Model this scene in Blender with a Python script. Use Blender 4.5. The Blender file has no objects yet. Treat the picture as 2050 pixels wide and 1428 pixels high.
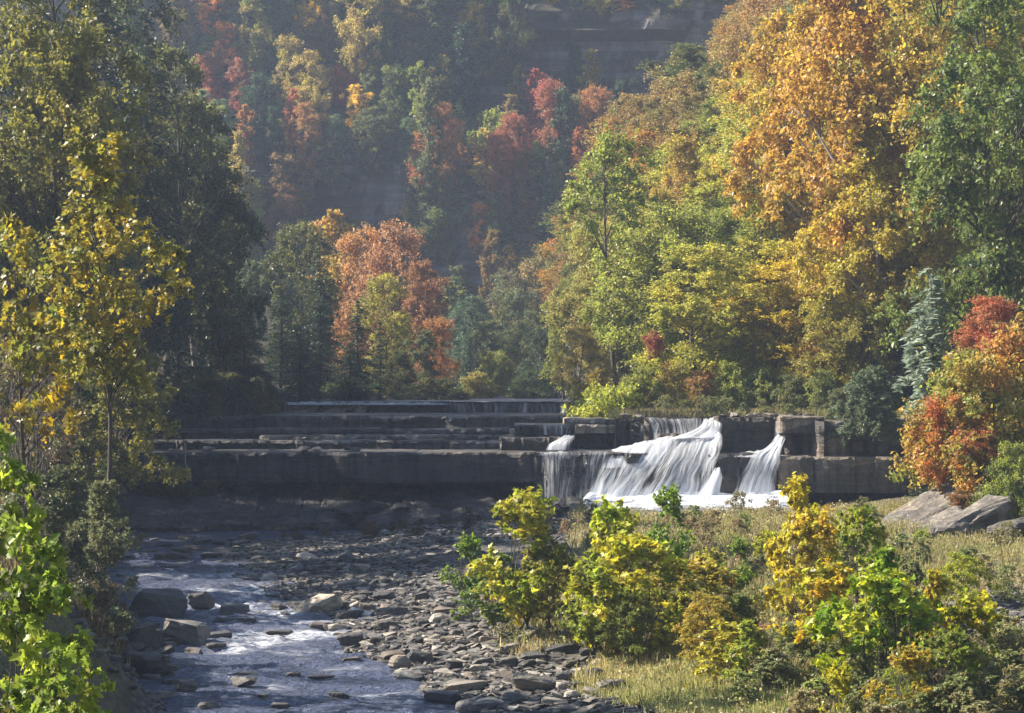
import bpy, math, random
import numpy as np
from mathutils import Vector, Matrix, Euler
from mathutils.bvhtree import BVHTree

SC = bpy.context.scene
COL = SC.collection
F = 4840.0
PITCH = math.atan((770 - 714) / F)
ZC = 5.9
CP, SP = math.cos(PITCH), math.sin(PITCH)

def ray(px, py):
    dx, dy = (px - 1025) / F, (714 - py) / F
    return Vector((dx, CP - dy * SP, SP + dy * CP))

def P(px, py, Y):
    d = ray(px, py)
    return Vector((d.x / d.y * Y, Y, ZC + d.z / d.y * Y))

def XofP(px, Y):
    return (px - 1025) / F * Y

def s2l(r, g, b):
    f = lambda c: (c / 255 / 12.92) if c / 255 <= 0.04045 else ((c / 255 + 0.055) / 1.055) ** 2.4
    return (f(r), f(g), f(b))

# ------------------------------------------------------------------ noise
def _h(ix, iy, iz, seed):
    n = (ix * 374761393 + iy * 668265263 + iz * 2147483647 + seed * 1274126177) & 0xffffffff
    n = ((n ^ (n >> 13)) * 1274126177) & 0xffffffff
    n = ((n ^ (n >> 15)) * 2246822519) & 0xffffffff
    return ((n ^ (n >> 16)) & 0xffff) / 32767.5 - 1.0

def vn(x, y, z=0.0, seed=0):
    x, y, z = np.broadcast_arrays(np.asarray(x, float), np.asarray(y, float), np.asarray(z, float))
    fx, fy, fz = np.floor(x), np.floor(y), np.floor(z)
    ix, iy, iz = fx.astype(np.int64), fy.astype(np.int64), fz.astype(np.int64)
    u, v, w = x - fx, y - fy, z - fz
    u, v, w = u * u * (3 - 2 * u), v * v * (3 - 2 * v), w * w * (3 - 2 * w)
    r = 0
    for a in (0, 1):
        for b in (0, 1):
            for c in (0, 1):
                r = r + _h(ix + a, iy + b, iz + c, seed) * (u if a else 1 - u) * (v if b else 1 - v) * (w if c else 1 - w)
    return r

def fbm(x, y, z=0.0, o=4, seed=0):
    r, a, s = 0, 1.0, 0
    for k in range(o):
        r = r + a * vn(np.asarray(x) * 2 ** k + 17.3 * k, np.asarray(y) * 2 ** k, np.asarray(z) * 2 ** k, seed + k)
        s += a
        a *= 0.5
    return r / s

def sstep(a, b, x):
    t = np.clip((x - a) / (b - a), 0, 1)
    return t * t * (3 - 2 * t)

# ------------------------------------------------------------------ meshes
def mesh_faces(name, V, faces_k, mats=None, attrs=None, smooth=False):
    """faces_k: list of int arrays (n,k)"""
    me = bpy.data.meshes.new(name)
    V = np.asarray(V, np.float32)
    me.vertices.add(len(V))
    me.vertices.foreach_set('co', V.ravel())
    li = np.concatenate([f.ravel() for f in faces_k]).astype(np.int32)
    cnt = np.concatenate([np.full(len(f), f.shape[1]) for f in faces_k])
    st = np.concatenate([[0], np.cumsum(cnt)[:-1]]).astype(np.int32)
    me.loops.add(len(li))
    me.loops.foreach_set('vertex_index', li)
    me.polygons.add(len(cnt))
    me.polygons.foreach_set('loop_start', st)
    me.polygons.foreach_set('use_smooth', np.full(len(cnt), smooth, bool))
    if attrs:
        for k, a in attrs.items():
            a = np.asarray(a, np.float32)
            if a.ndim == 1:
                at = me.attributes.new(k, 'FLOAT', 'POINT')
                at.data.foreach_set('value', a)
            else:
                at = me.attributes.new(k, 'FLOAT_VECTOR', 'POINT')
                at.data.foreach_set('vector', a.ravel())
    me.update(calc_edges=True)
    me.validate()
    for m in (mats or []):
        me.materials.append(m)
    return me

def grid_faces(nr, nc):
    i = np.arange(nr - 1)[:, None] * nc + np.arange(nc - 1)[None, :]
    i = i.ravel()
    return np.stack([i, i + 1, i + nc + 1, i + nc], 1)

def link(name, me, parent=None, mat=None):
    o = bpy.data.objects.new(name, me)
    COL.objects.link(o)
    if parent is not None:
        o.parent = parent
    if mat is not None and not me.materials:
        me.materials.append(mat)
    return o

def tag(o, label=None, cat=None, group=None, kind=None):
    if label: o['label'] = label
    if cat: o['category'] = cat
    if group: o['group'] = group
    if kind: o['kind'] = kind
    return o

def empty(name, loc=(0, 0, 0), rz=0.0):
    o = bpy.data.objects.new(name, None)
    o.empty_display_size = 0.2
    COL.objects.link(o)
    o.location = loc
    o.rotation_euler = (0, 0, rz)
    return o

def tubes(lines, sides=5):
    """lines: list of (pts (n,3), radii (n,)) -> V, F4"""
    VV, FF, off = [], [], 0
    ang = np.arange(sides) / sides * 2 * np.pi
    for p, r in lines:
        p = np.asarray(p, float); r = np.asarray(r, float)
        t = np.gradient(p, axis=0)
        t /= np.linalg.norm(t, axis=1)[:, None] + 1e-9
        ref = np.where(np.abs(t[:, 2:3]) > 0.85, np.array([[1.0, 0, 0]]), np.array([[0, 0, 1.0]]))
        a = np.cross(t, ref); a /= np.linalg.norm(a, axis=1)[:, None] + 1e-9
        b = np.cross(t, a)
        V = p[:, None, :] + r[:, None, None] * (np.cos(ang)[None, :, None] * a[:, None, :] + np.sin(ang)[None, :, None] * b[:, None, :])
        n = len(p)
        i = (np.arange(n - 1)[:, None] * sides + np.arange(sides)[None, :]).ravel()
        j = (np.arange(n - 1)[:, None] * sides + (np.arange(sides)[None, :] + 1) % sides).ravel()
        FF.append(np.stack([i, j, j + sides, i + sides], 1) + off)
        VV.append(V.reshape(-1, 3))
        off += n * sides
    return np.concatenate(VV), np.concatenate(FF)

# ------------------------------------------------------------------ materials
def newmat(name):
    m = bpy.data.materials.new(name)
    m.use_nodes = True
    nt = m.node_tree
    nt.nodes.clear()
    out = nt.nodes.new('ShaderNodeOutputMaterial')
    return m, nt, out

class NB:
    def __init__(s, nt): s.nt = nt
    def n(s, t, **kw):
        nd = s.nt.nodes.new(t)
        for k, v in kw.items():
            if k.startswith('i_'):
                key = k[2:].replace('_', ' ')
                nd.inputs[key].default_value = v
            else:
                setattr(nd, k, v)
        return nd
    def l(s, a, b): s.nt.links.new(a, b)
    def mix(s, fac, a, b, bt='MIX'):
        nd = s.nt.nodes.new('ShaderNodeMix'); nd.data_type = 'RGBA'; nd.blend_type = bt
        for sock, v in ((nd.inputs[0], fac), (nd.inputs[6], a), (nd.inputs[7], b)):
            if hasattr(v, 'is_linked'): s.l(v, sock)
            elif isinstance(v, (int, float)): sock.default_value = v
            else: sock.default_value = tuple(v) + (1,) if len(v) == 3 else v
        return nd.outputs[2]
    def math(s, op, a, b=None, clamp=False):
        nd = s.nt.nodes.new('ShaderNodeMath'); nd.operation = op; nd.use_clamp = clamp
        for sock, v in ((nd.inputs[0], a), (nd.inputs[1], b)):
            if v is None: continue
            if hasattr(v, 'is_linked'): s.l(v, sock)
            else: sock.default_value = v
        return nd.outputs[0]
    def noise(s, vec, scale, detail=4, rough=0.55, mp=None):
        if mp is not None:
            m = s.n('ShaderNodeMapping'); m.inputs['Scale'].default_value = mp
            s.l(vec, m.inputs['Vector']); vec = m.outputs[0]
        nd = s.n('ShaderNodeTexNoise'); s.l(vec, nd.inputs['Vector'])
        nd.inputs['Scale'].default_value = scale; nd.inputs['Detail'].default_value = detail
        nd.inputs['Roughness'].default_value = rough
        return nd.outputs[0]
    def ramp(s, fac, stops):
        nd = s.n('ShaderNodeValToRGB'); s.l(fac, nd.inputs[0])
        e = nd.color_ramp.elements
        while len(e) < len(stops): e.new(0.5)
        for el, (p, c) in zip(e, stops):
            el.position = p
            el.color = (c, c, c, 1) if isinstance(c, (int, float)) else tuple(c) + (1,)
        return nd.outputs[0]
    def bump(s, h, strength, dist, nrm=None):
        nd = s.n('ShaderNodeBump'); nd.inputs['Strength'].default_value = strength; nd.inputs['Distance'].default_value = dist
        s.l(h, nd.inputs['Height'])
        if nrm is not None: s.l(nrm, nd.inputs['Normal'])
        return nd.outputs[0]

def leaf_material(name, trans=0.48, gloss=0.4, rough=0.42, tb=1.5):
    m, nt, out = newmat(name); b = NB(nt)
    oi = b.n('ShaderNodeObjectInfo')
    t2 = b.n('ShaderNodeAttribute', attribute_type='OBJECT', attribute_name='tint_b')
    at = b.n('ShaderNodeAttribute', attribute_type='GEOMETRY', attribute_name='lc')
    sep = b.n('ShaderNodeSeparateXYZ'); b.l(at.outputs['Vector'], sep.inputs[0])
    c = b.mix(sep.outputs[0], oi.outputs['Color'], t2.outputs['Color'])
    # brown, dried leaves among the others
    br = b.math('GREATER_THAN', sep.outputs[2], 0.93)
    c = b.mix(b.math('MULTIPLY', br, 0.6), c, (0.13, 0.07, 0.03))
    hv = b.n('ShaderNodeHueSaturation'); b.l(c, hv.inputs['Color']); b.l(sep.outputs[1], hv.inputs['Value'])
    c = hv.outputs[0]
    pr = b.n('ShaderNodeBsdfPrincipled'); b.l(c, pr.inputs['Base Color'])
    pr.inputs['Roughness'].default_value = rough
    pr.inputs['Specular IOR Level'].default_value = gloss
    tr = b.n('ShaderNodeBsdfTranslucent')
    h2 = b.n('ShaderNodeHueSaturation'); b.l(c, h2.inputs['Color']); h2.inputs['Value'].default_value = tb; h2.inputs['Saturation'].default_value = 1.03
    b.l(h2.outputs[0], tr.inputs['Color'])
    mx = b.n('ShaderNodeMixShader'); mx.inputs[0].default_value = trans
    b.l(pr.outputs[0], mx.inputs[1]); b.l(tr.outputs[0], mx.inputs[2]); b.l(mx.outputs[0], out.inputs[0])
    return m

def simple_mat(name, c1, c2, scale=3.0, rough=0.9, mp=None, bumpd=0.0, bs=0.6):
    m, nt, out = newmat(name); b = NB(nt)
    tc = b.n('ShaderNodeTexCoord')
    n = b.noise(tc.outputs['Object'], scale, 5, 0.6, mp)
    c = b.mix(b.ramp(n, [(0.3, 0.0), (0.7, 1.0)]), c1, c2)
    pr = b.n('ShaderNodeBsdfPrincipled'); b.l(c, pr.inputs['Base Color']); pr.inputs['Roughness'].default_value = rough
    if bumpd: b.l(b.bump(n, bs, bumpd), pr.inputs['Normal'])
    b.l(pr.outputs[0], out.inputs[0])
    return m

M = {}
M['leaf'] = leaf_material('leaf')
M['leaf_dark'] = leaf_material('needle', trans=0.2, gloss=0.3, rough=0.5, tb=1.1)
M['leaf_big'] = leaf_material('broad_leaf', trans=0.5, gloss=0.4, rough=0.42, tb=1.4)
M['bark'] = simple_mat('bark', (0.035, 0.028, 0.022), (0.11, 0.09, 0.07), 6, 0.95, (1, 1, 0.25), 0.03)
M['bark_pale'] = simple_mat('bark_pale', (0.16, 0.14, 0.11), (0.32, 0.29, 0.24), 4, 0.9, (1, 1, 0.4), 0.02)
M['twig'] = simple_mat('twig', (0.12, 0.09, 0.07), (0.22, 0.18, 0.14), 8, 0.9)

def rock_material(name, dark, light, wet=0.35, strata=6.0, stain=(0.10, 0.075, 0.05), tan=None):
    m, nt, out = newmat(name); b = NB(nt)
    ge = b.n('ShaderNodeNewGeometry'); pos = ge.outputs['Position']
    big = b.noise(pos, 0.35, 4, 0.6)
    mid = b.noise(pos, 2.2, 6, 0.65)
    st = b.noise(pos, 1.0, 5, 0.7, (0.25, 0.25, strata))
    vert = b.noise(pos, 1.0, 5, 0.65, (2.6, 2.6, 0.22))
    f = b.math('ADD', b.math('MULTIPLY', mid, 0.35), b.math('ADD', b.math('MULTIPLY', st, 0.35), b.math('MULTIPLY', big, 0.3)))
    c = b.mix(b.ramp(f, [(0.36, 0.0), (0.62, 1.0)]), dark, light)
    # run-off streaks down the faces
    c = b.mix(b.ramp(vert, [(0.42, 0.55), (0.56, 0.0)]), c, (dark[0] * 0.45, dark[1] * 0.45, dark[2] * 0.5))
    c = b.mix(b.ramp(b.noise(pos, 1.0, 4, 0.6, (1.3, 1.3, 0.3)), [(0.58, 0.0), (0.70, 0.5)]), c, stain)
    # each joint block weathers to its own tone
    mpn = b.n('ShaderNodeMapping'); mpn.inputs['Scale'].default_value = (0.42, 0.3, 1.1); b.l(pos, mpn.inputs['Vector'])
    vo = b.n('ShaderNodeTexVoronoi'); vo.inputs['Scale'].default_value = 1.0; vo.inputs['Randomness'].default_value = 0.9; b.l(mpn.outputs[0], vo.inputs['Vector'])
    sc_ = b.n('ShaderNodeSeparateColor'); b.l(vo.outputs['Color'], sc_.inputs[0])
    c = b.mix(1.0, c, b.ramp(sc_.outputs[0], [(0.0, (0.55, 0.56, 0.6)), (0.5, (1.0, 1.0, 1.0)), (1.0, (1.75, 1.6, 1.4))]), 'MULTIPLY')
    fine = b.noise(pos, 9, 5, 0.75)
    c = b.mix(1.0, c, b.ramp(fine, [(0.3, 0.6), (0.7, 1.35)]), 'MULTIPLY')
    pr = b.n('ShaderNodeBsdfPrincipled'); b.l(c, pr.inputs['Base Color'])
    rr = b.ramp(big, [(0.4, 0.55 - wet * 0.5), (0.62, 0.9)])
    b.l(rr, pr.inputs['Roughness'])
    pr.inputs['Specular IOR Level'].default_value = 0.45
    nb = b.bump(st, 0.9, 0.16)
    nb = b.bump(mid, 0.9, 0.14, nb)
    nb = b.bump(b.noise(pos, 0.9, 3, 0.5), 0.8, 0.25, nb)
    nb = b.bump(b.noise(pos, 14, 4, 0.7), 0.5, 0.02, nb)
    b.l(nb, pr.inputs['Normal'])
    b.l(pr.outputs[0], out.inputs[0])
    return m

M['shale'] = rock_material('dark_shale', (0.018, 0.017, 0.018), (0.085, 0.08, 0.074))  # tone lowered to stand in for shade on the left ledges
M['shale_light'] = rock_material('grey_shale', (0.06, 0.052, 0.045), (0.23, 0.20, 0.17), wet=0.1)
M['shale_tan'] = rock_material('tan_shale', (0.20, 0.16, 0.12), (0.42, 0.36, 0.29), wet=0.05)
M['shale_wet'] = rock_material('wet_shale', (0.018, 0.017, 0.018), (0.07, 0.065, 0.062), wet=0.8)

M['shale_shade'] = rock_material('shaded_shale', (0.010, 0.010, 0.012), (0.042, 0.038, 0.035), wet=0.3)  # darker shale copy, shade under the left wall put into its colour

def stone_material(name):
    m, nt, out = newmat(name); b = NB(nt)
    tc = b.n('ShaderNodeTexCoord'); oi = b.n('ShaderNodeObjectInfo')
    v = b.n('ShaderNodeVectorMath', operation='ADD'); b.l(tc.outputs['Object'], v.inputs[0])
    cx = b.n('ShaderNodeCombineXYZ'); b.l(b.math('MULTIPLY', oi.outputs['Random'], 50.0), cx.inputs[0]); b.l(cx.outputs[0], v.inputs[1])
    n = b.noise(v.outputs[0], 3.5, 6, 0.65)
    st = b.noise(v.outputs[0], 1.5, 5, 0.7, (0.6, 0.6, 9))
    f = b.math('ADD', b.math('MULTIPLY', n, 0.6), b.math('MULTIPLY', st, 0.4))
    k = b.ramp(f, [(0.35, 0.45), (0.65, 1.3)])
    c = b.mix(1.0, oi.outputs['Color'], k, 'MULTIPLY')
    pr = b.n('ShaderNodeBsdfPrincipled'); b.l(c, pr.inputs['Base Color'])
    b.l(b.ramp(n, [(0.4, 0.55), (0.6, 0.85)]), pr.inputs['Roughness'])
    nb = b.bump(st, 0.5, 0.05); nb = b.bump(n, 0.7, 0.05, nb)
    nb = b.bump(b.noise(v.outputs[0], 22, 3, 0.7), 0.4, 0.012, nb)
    b.l(nb, pr.inputs['Normal']); b.l(pr.outputs[0], out.inputs[0])
    return m
M['stone'] = stone_material('river_stone')
# ------------------------------------------------------------------ world, sun, camera
w = bpy.data.worlds.new("World"); SC.world = w; w.use_nodes = True
nt = w.node_tree; bg = nt.nodes['Background']
SUN_EL, SUN_AZ = math.radians(38), math.radians(-77)      # azimuth from +Y, negative = to the left
sky = nt.nodes.new('ShaderNodeTexSky'); sky.sky_type = 'NISHITA'; sky.sun_disc = False
sky.sun_elevation = SUN_EL; sky.sun_rotation = SUN_AZ % (2 * math.pi)
nt.links.new(sky.outputs[0], bg.inputs[0]); bg.inputs[1].default_value = 0.062; sky.dust_density = 0.4; sky.ozone_density = 2.5
sl = bpy.data.lights.new('sun', 'SUN'); sl.energy = 5.0; sl.angle = math.radians(0.53); sl.color = (1.0, 0.91, 0.77)
so = bpy.data.objects.new('sun', sl); COL.objects.link(so)
sd = Vector((math.sin(SUN_AZ) * math.cos(SUN_EL), math.cos(SUN_AZ) * math.cos(SUN_EL), math.sin(SUN_EL)))
so.rotation_euler = sd.to_track_quat('Z', 'Y').to_euler()
so.location = sd * 300
cam = bpy.data.cameras.new('camera'); co = bpy.data.objects.new('camera', cam); COL.objects.link(co)
cam.sensor_width = 36; cam.lens = F / 2050 * 36; cam.clip_start = 0.5; cam.clip_end = 3000
co.location = (0, 0, ZC); co.rotation_euler = (math.radians(90) + PITCH, 0, 0)
SC.camera = co
SC.view_settings.view_transform = 'Standard'; SC.view_settings.look = 'None'; SC.view_settings.gamma = 1
SC.view_settings.exposure = 1.55
cy = SC.cycles
SC.render.engine = 'CYCLES'
cy.use_denoising = True
cy.max_bounces = 7; cy.diffuse_bounces = 3; cy.glossy_bounces = 3; cy.transmission_bounces = 3; cy.transparent_max_bounces = 16; cy.volume_bounces = 0
cy.sample_clamp_indirect = 4.0; cy.sample_clamp_direct = 12.0

# ------------------------------------------------------------------ terrain
_Y = np.array([0, 22, 47, 52, 57.5, 63, 67.5, 71, 77, 82, 87, 91, 93, 97, 104])
_XL = np.array([-1.0, -2.2, -6.7, -7.6, -8.6, -10.0, -11.0, -11.6, -12.8, -13.6, -14.6, -16, -17, -19, -20])
_XR = np.array([3.5, 2.5, -1.0, -2.3, -4.2, -4.6, -5.4, -7.2, -8.4, -9.6, -10.2, -8.8, 3.0, 4.5, 4.5])

def water_z(Y):
    return -0.012 * np.clip(90 - np.asarray(Y, float), -0.0, 80)

def ground_z(X, Y):
    X = np.asarray(X, float); Y = np.asarray(Y, float)
    wl = water_z(Y)
    nz = fbm(X * 0.35, Y * 0.35, 3.1, 4, 11)
    n2 = fbm(X * 1.6, Y * 1.6, 7.7, 3, 21)
    XL = np.interp(Y, _Y, _XL) + 0.7 * vn(Y * 0.6, 3.3); XR = np.interp(Y, _Y, _XR) + 0.6 * vn(Y * 0.7, 9.9)
    dr = X - XR; dl = XL - X
    right = wl + 0.03 + 0.075 * np.clip(dr, 0, 7) + 0.10 * nz
    right = right + sstep(3.5, 11, dr) * (0.35 + 0.25 * nz) + 0.05 * np.clip(X - 11, 0, 8) + 0.35 * np.clip(X - 17.5 - (Y < 78) * (78 - Y) * 0.05, 0, 100)
    left = wl + 0.05 + 1.05 * np.clip(dl - 0.3, 0, 2.6) + 0.1 * np.clip(dl, 0, 5) + 0.28 * np.clip(dl - 5, 0, 14) + 0.05 * np.clip(dl - 5, 0, 200) + 0.25 * nz
    bed = wl - 0.3 + 0.12 * nz
    z = np.where(dr > 0, right, np.where(dl > 0, left, bed))
    z = z - 0.25 * (1 - sstep(0, 0.6, np.abs(np.minimum(np.abs(dr), np.abs(dl))))) * ((dr < 0) & (dl < 0))
    z = z + 0.05 * n2
    # pool under the falls
    # upper level behind the falls
    far = sstep(123.5, 124.5, Y)
    up = 4.25 + 0.55 * far * (X < 4.2)
    rb = np.clip(X - (4 + 1.0 * vn(Y * 0.15, 1.0)), 0, 12)
    up = up + 0.045 * rb * sstep(105, 112, Y) + 0.40 * np.clip(X - 17 - 2 * nz, 0, 200)
    up = up + 0.08 * np.clip(X - 8, 0, 60) * sstep(118, 150, Y)
    pxx = X / np.maximum(Y, 1) * F + 1025
    up = up + np.interp(pxx, [1090, 1200, 1300, 1450, 1600, 2050, 3000], [0.0, .15, .23, .32, .42, .52, .6]) * np.clip(Y - 114, 0, 66)
    lb = np.clip(-13 - np.clip((Y - 125) * 0.0, 0, 20) - X + 1.5 * vn(Y * 0.12, 5.0), 0, 300)
    up = up + 0.42 * np.clip(lb, 0, 16) * sstep(108, 118, Y) + 0.12 * lb
    up = up + 0.18 * nz * (0.4 + sstep(5, 7, up))
    creek = (X > -13) & (X < 4) & (Y > 104)
    up = np.where(creek, np.minimum(up, 4.25 + 0.6 * far), up)
    yst = 113 - 6.9 * sstep(5.6, 6.6, X)
    s = sstep(yst - 0.5, yst + 0.5, Y + 0.3 * nz)
    s = np.where(X > 18, sstep(86, 100, Y), s)
    s = np.where(X < -19, sstep(88, 104, Y), s)
    return z * (1 - s) + np.maximum(up, z) * s

def axis(segs):
    out = []
    for a, b_, st in segs:
        out.append(np.arange(a, b_, st))
    out.append([segs[-1][1]])
    return np.concatenate(out)

gx = axis([(-400, -120, 10), (-120, -30, 1.5), (-30, 30, 0.2), (30, 120, 1.5), (120, 400, 10)])
gy = axis([(-60, 20, 4), (20, 42, 1), (42, 110, 0.22), (110, 140, 0.6), (140, 260, 2.0)])
GX, GY = np.meshgrid(gx, gy)
GZ = ground_z(GX, GY)

def ground_material():
    m, nt, out = newmat('creek_ground'); b = NB(nt)
    ge = b.n('ShaderNodeNewGeometry'); pos = ge.outputs['Position']
    at = b.n('ShaderNodeAttribute', attribute_name='veg')
    n1 = b.noise(pos, 0.8, 6, 0.65); n2 = b.noise(pos, 7, 5, 0.7)
    vo = b.n('ShaderNodeTexVoronoi'); vo.inputs['Scale'].default_value = 5.5; b.l(pos, vo.inputs['Vector'])
    grav = b.mix(b.ramp(vo.outputs['Distance'], [(0.1, 1.0), (0.5, 0.0)]), (0.05, 0.048, 0.046), (0.17, 0.155, 0.14))
    soil = b.mix(b.ramp(n1, [(0.35, 0.0), (0.65, 1.0)]), (0.07, 0.052, 0.03), (0.10, 0.11, 0.035))
    soil = b.mix(b.ramp(n2, [(0.45, 0.0), (0.6, 0.5)]), soil, (0.20, 0.16, 0.09))
    c = b.mix(at.outputs['Fac'], grav, soil)
    pr = b.n('ShaderNodeBsdfPrincipled'); b.l(c, pr.inputs['Base Color']); pr.inputs['Roughness'].default_value = 0.9
    nb = b.bump(n2, 0.8, 0.08); nb = b.bump(vo.outputs['Distance'], 0.6, 0.05, nb)
    b.l(nb, pr.inputs['Normal']); b.l(pr.outputs[0], out.inputs[0])
    return m
M['ground'] = ground_material()
veg = np.maximum(sstep(2.5, 6.5, GX - np.interp(GY, _Y, _XR) + 1.2 * fbm(GX * 0.5, GY * 0.5, 0, 3, 5)), sstep(0.3, 1.5, np.interp(GY, _Y, _XL) - GX))
veg = np.where((GX < 0.022 * GY) & (GY > 64) & (GX > np.interp(GY, _Y, _XL)), 0, veg)
veg = np.where(GY > 105, sstep(3, 6, GX) + sstep(12.5, 14, -GX), veg)
gme = mesh_faces('ground', np.stack([GX, GY, GZ], -1).reshape(-1, 3), [grid_faces(len(gy), len(gx))], [M['ground']], {'veg': np.clip(veg, 0, 1).ravel()}, True)
ground = tag(link('ground', gme), 'stony creek bed, gravel bar and weedy banks', None, None, 'structure')

def gz(x, y):
    return float(ground_z(np.array([x]), np.array([y]))[0])

# far gorge wall: profile rows, swept in X
prof = np.array([[200, 2], [212, 5], [219, 11], [225, 16], [227.5, 26], [232, 30.5], [237, 35], [239, 43.5], [244, 51], [252, 60], [275, 66], [400, 70]], float)
tt = np.linspace(0, 1, 230)
cum = np.concatenate([[0], np.cumsum(np.linalg.norm(np.diff(prof, axis=0), axis=1))]); cum /= cum[-1]
PY, PZ = np.interp(tt, cum, prof[:, 0]), np.interp(tt, cum, prof[:, 1])
hx = np.concatenate([np.arange(-260, -70, 5), np.arange(-70, 70, 0.5), np.arange(70, 261, 5)])
HX, T = np.meshgrid(hx, tt)
HY = np.repeat(PY[:, None], len(hx), 1); HZ = np.repeat(PZ[:, None], len(hx), 1)
blk = np.floor((HX + 3 * vn(HZ * 0.2, 1.0, 0, 8)) / 4.3 + 0.3 * np.floor(HZ / 5))
bn = _h(blk.astype(np.int64), np.floor(HZ / 5).astype(np.int64), np.int64(3), 5)
isc = np.maximum(sstep(224, 225, HY) * (1 - sstep(228, 230, HY)), sstep(236, 237, HY) * (1 - sstep(240, 243, HY)))
HYd = HY + 3.2 * fbm(HX * 0.045, HZ * 0.05, 0, 4, 31) + isc * (0.8 * bn + 1.0 * vn(HZ * 1.3, HX * 0.12, 0, 9)) + 0.7 * fbm(HX * 0.3, HZ * 0.4, 0, 3, 13)
HYd += -0.010 * np.clip(HX - 40, 0, 200) * np.abs(HX) * 0.25
HZd = HZ + 1.2 * fbm(HX * 0.06, HY * 0.06, 4, 3, 41) * (1 - isc)

def hill_material():
    m, nt, out = newmat('gorge_wall'); b = NB(nt)
    ge = b.n('ShaderNodeNewGeometry'); pos = ge.outputs['Position']
    sp = b.n('ShaderNodeSeparateXYZ'); b.l(ge.outputs['True Normal'], sp.inputs[0])
    rockf = b.ramp(b.math('ABSOLUTE', sp.outputs[2]), [(0.42, 1.0), (0.58, 0.0)])
    st = b.noise(pos, 1.0, 5, 0.7, (0.10, 0.10, 2.2)); vert = b.noise(pos, 1.0, 5, 0.65, (0.7, 0.7, 0.05))
    big = b.noise(pos, 0.16, 4, 0.6)
    rock = b.mix(b.ramp(st, [(0.38, 0.0), (0.62, 1.0)]), (0.09, 0.085, 0.085), (0.22, 0.205, 0.20))
    rock = b.mix(b.ramp(vert, [(0.44, 0.6), (0.54, 0.0)]), rock, (0.055, 0.056, 0.06))
    rock = b.mix(b.ramp(big, [(0.52, 0.0), (0.62, 0.45)]), rock, (0.26, 0.23, 0.21))
    soil = b.mix(b.ramp(b.noise(pos, 0.6, 5, 0.7), [(0.4, 0.0), (0.6, 1.0)]), (0.035, 0.035, 0.02), (0.075, 0.06, 0.035))
    c = b.mix(rockf, soil, rock)
    pr = b.n('ShaderNodeBsdfPrincipled'); b.l(c, pr.inputs['Base Color']); pr.inputs['Roughness'].default_value = 0.92
    nb = b.bump(st, 0.9, 0.5); nb = b.bump(b.noise(pos, 1.2, 5, 0.7), 0.8, 0.4, nb)
    b.l(nb, pr.inputs['Normal']); b.l(pr.outputs[0], out.inputs[0])
    return m
hme = mesh_faces('gorge_wall', np.stack([HX, HYd, HZd], -1).reshape(-1, 3), [grid_faces(len(tt), len(hx))], [hill_material()], None, False)
hill = tag(link('hills', hme), 'steep grey rock gorge wall with bare cliff bands, wooded ledges', None, None, 'structure')
hbvh = BVHTree.FromPolygons([tuple(v) for v in np.stack([HX, HYd, HZd], -1).reshape(-1, 3).tolist()], grid_faces(len(tt), len(hx)).tolist())

def hill_hit(px, py):
    d = ray(px, py).normalized()
    r = hbvh.ray_cast(Vector((0, 0, ZC)), d)
    return r[0]
# ------------------------------------------------------------------ rock ledges
def zof(py, Y): return P(1025, py, Y).z

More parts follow.
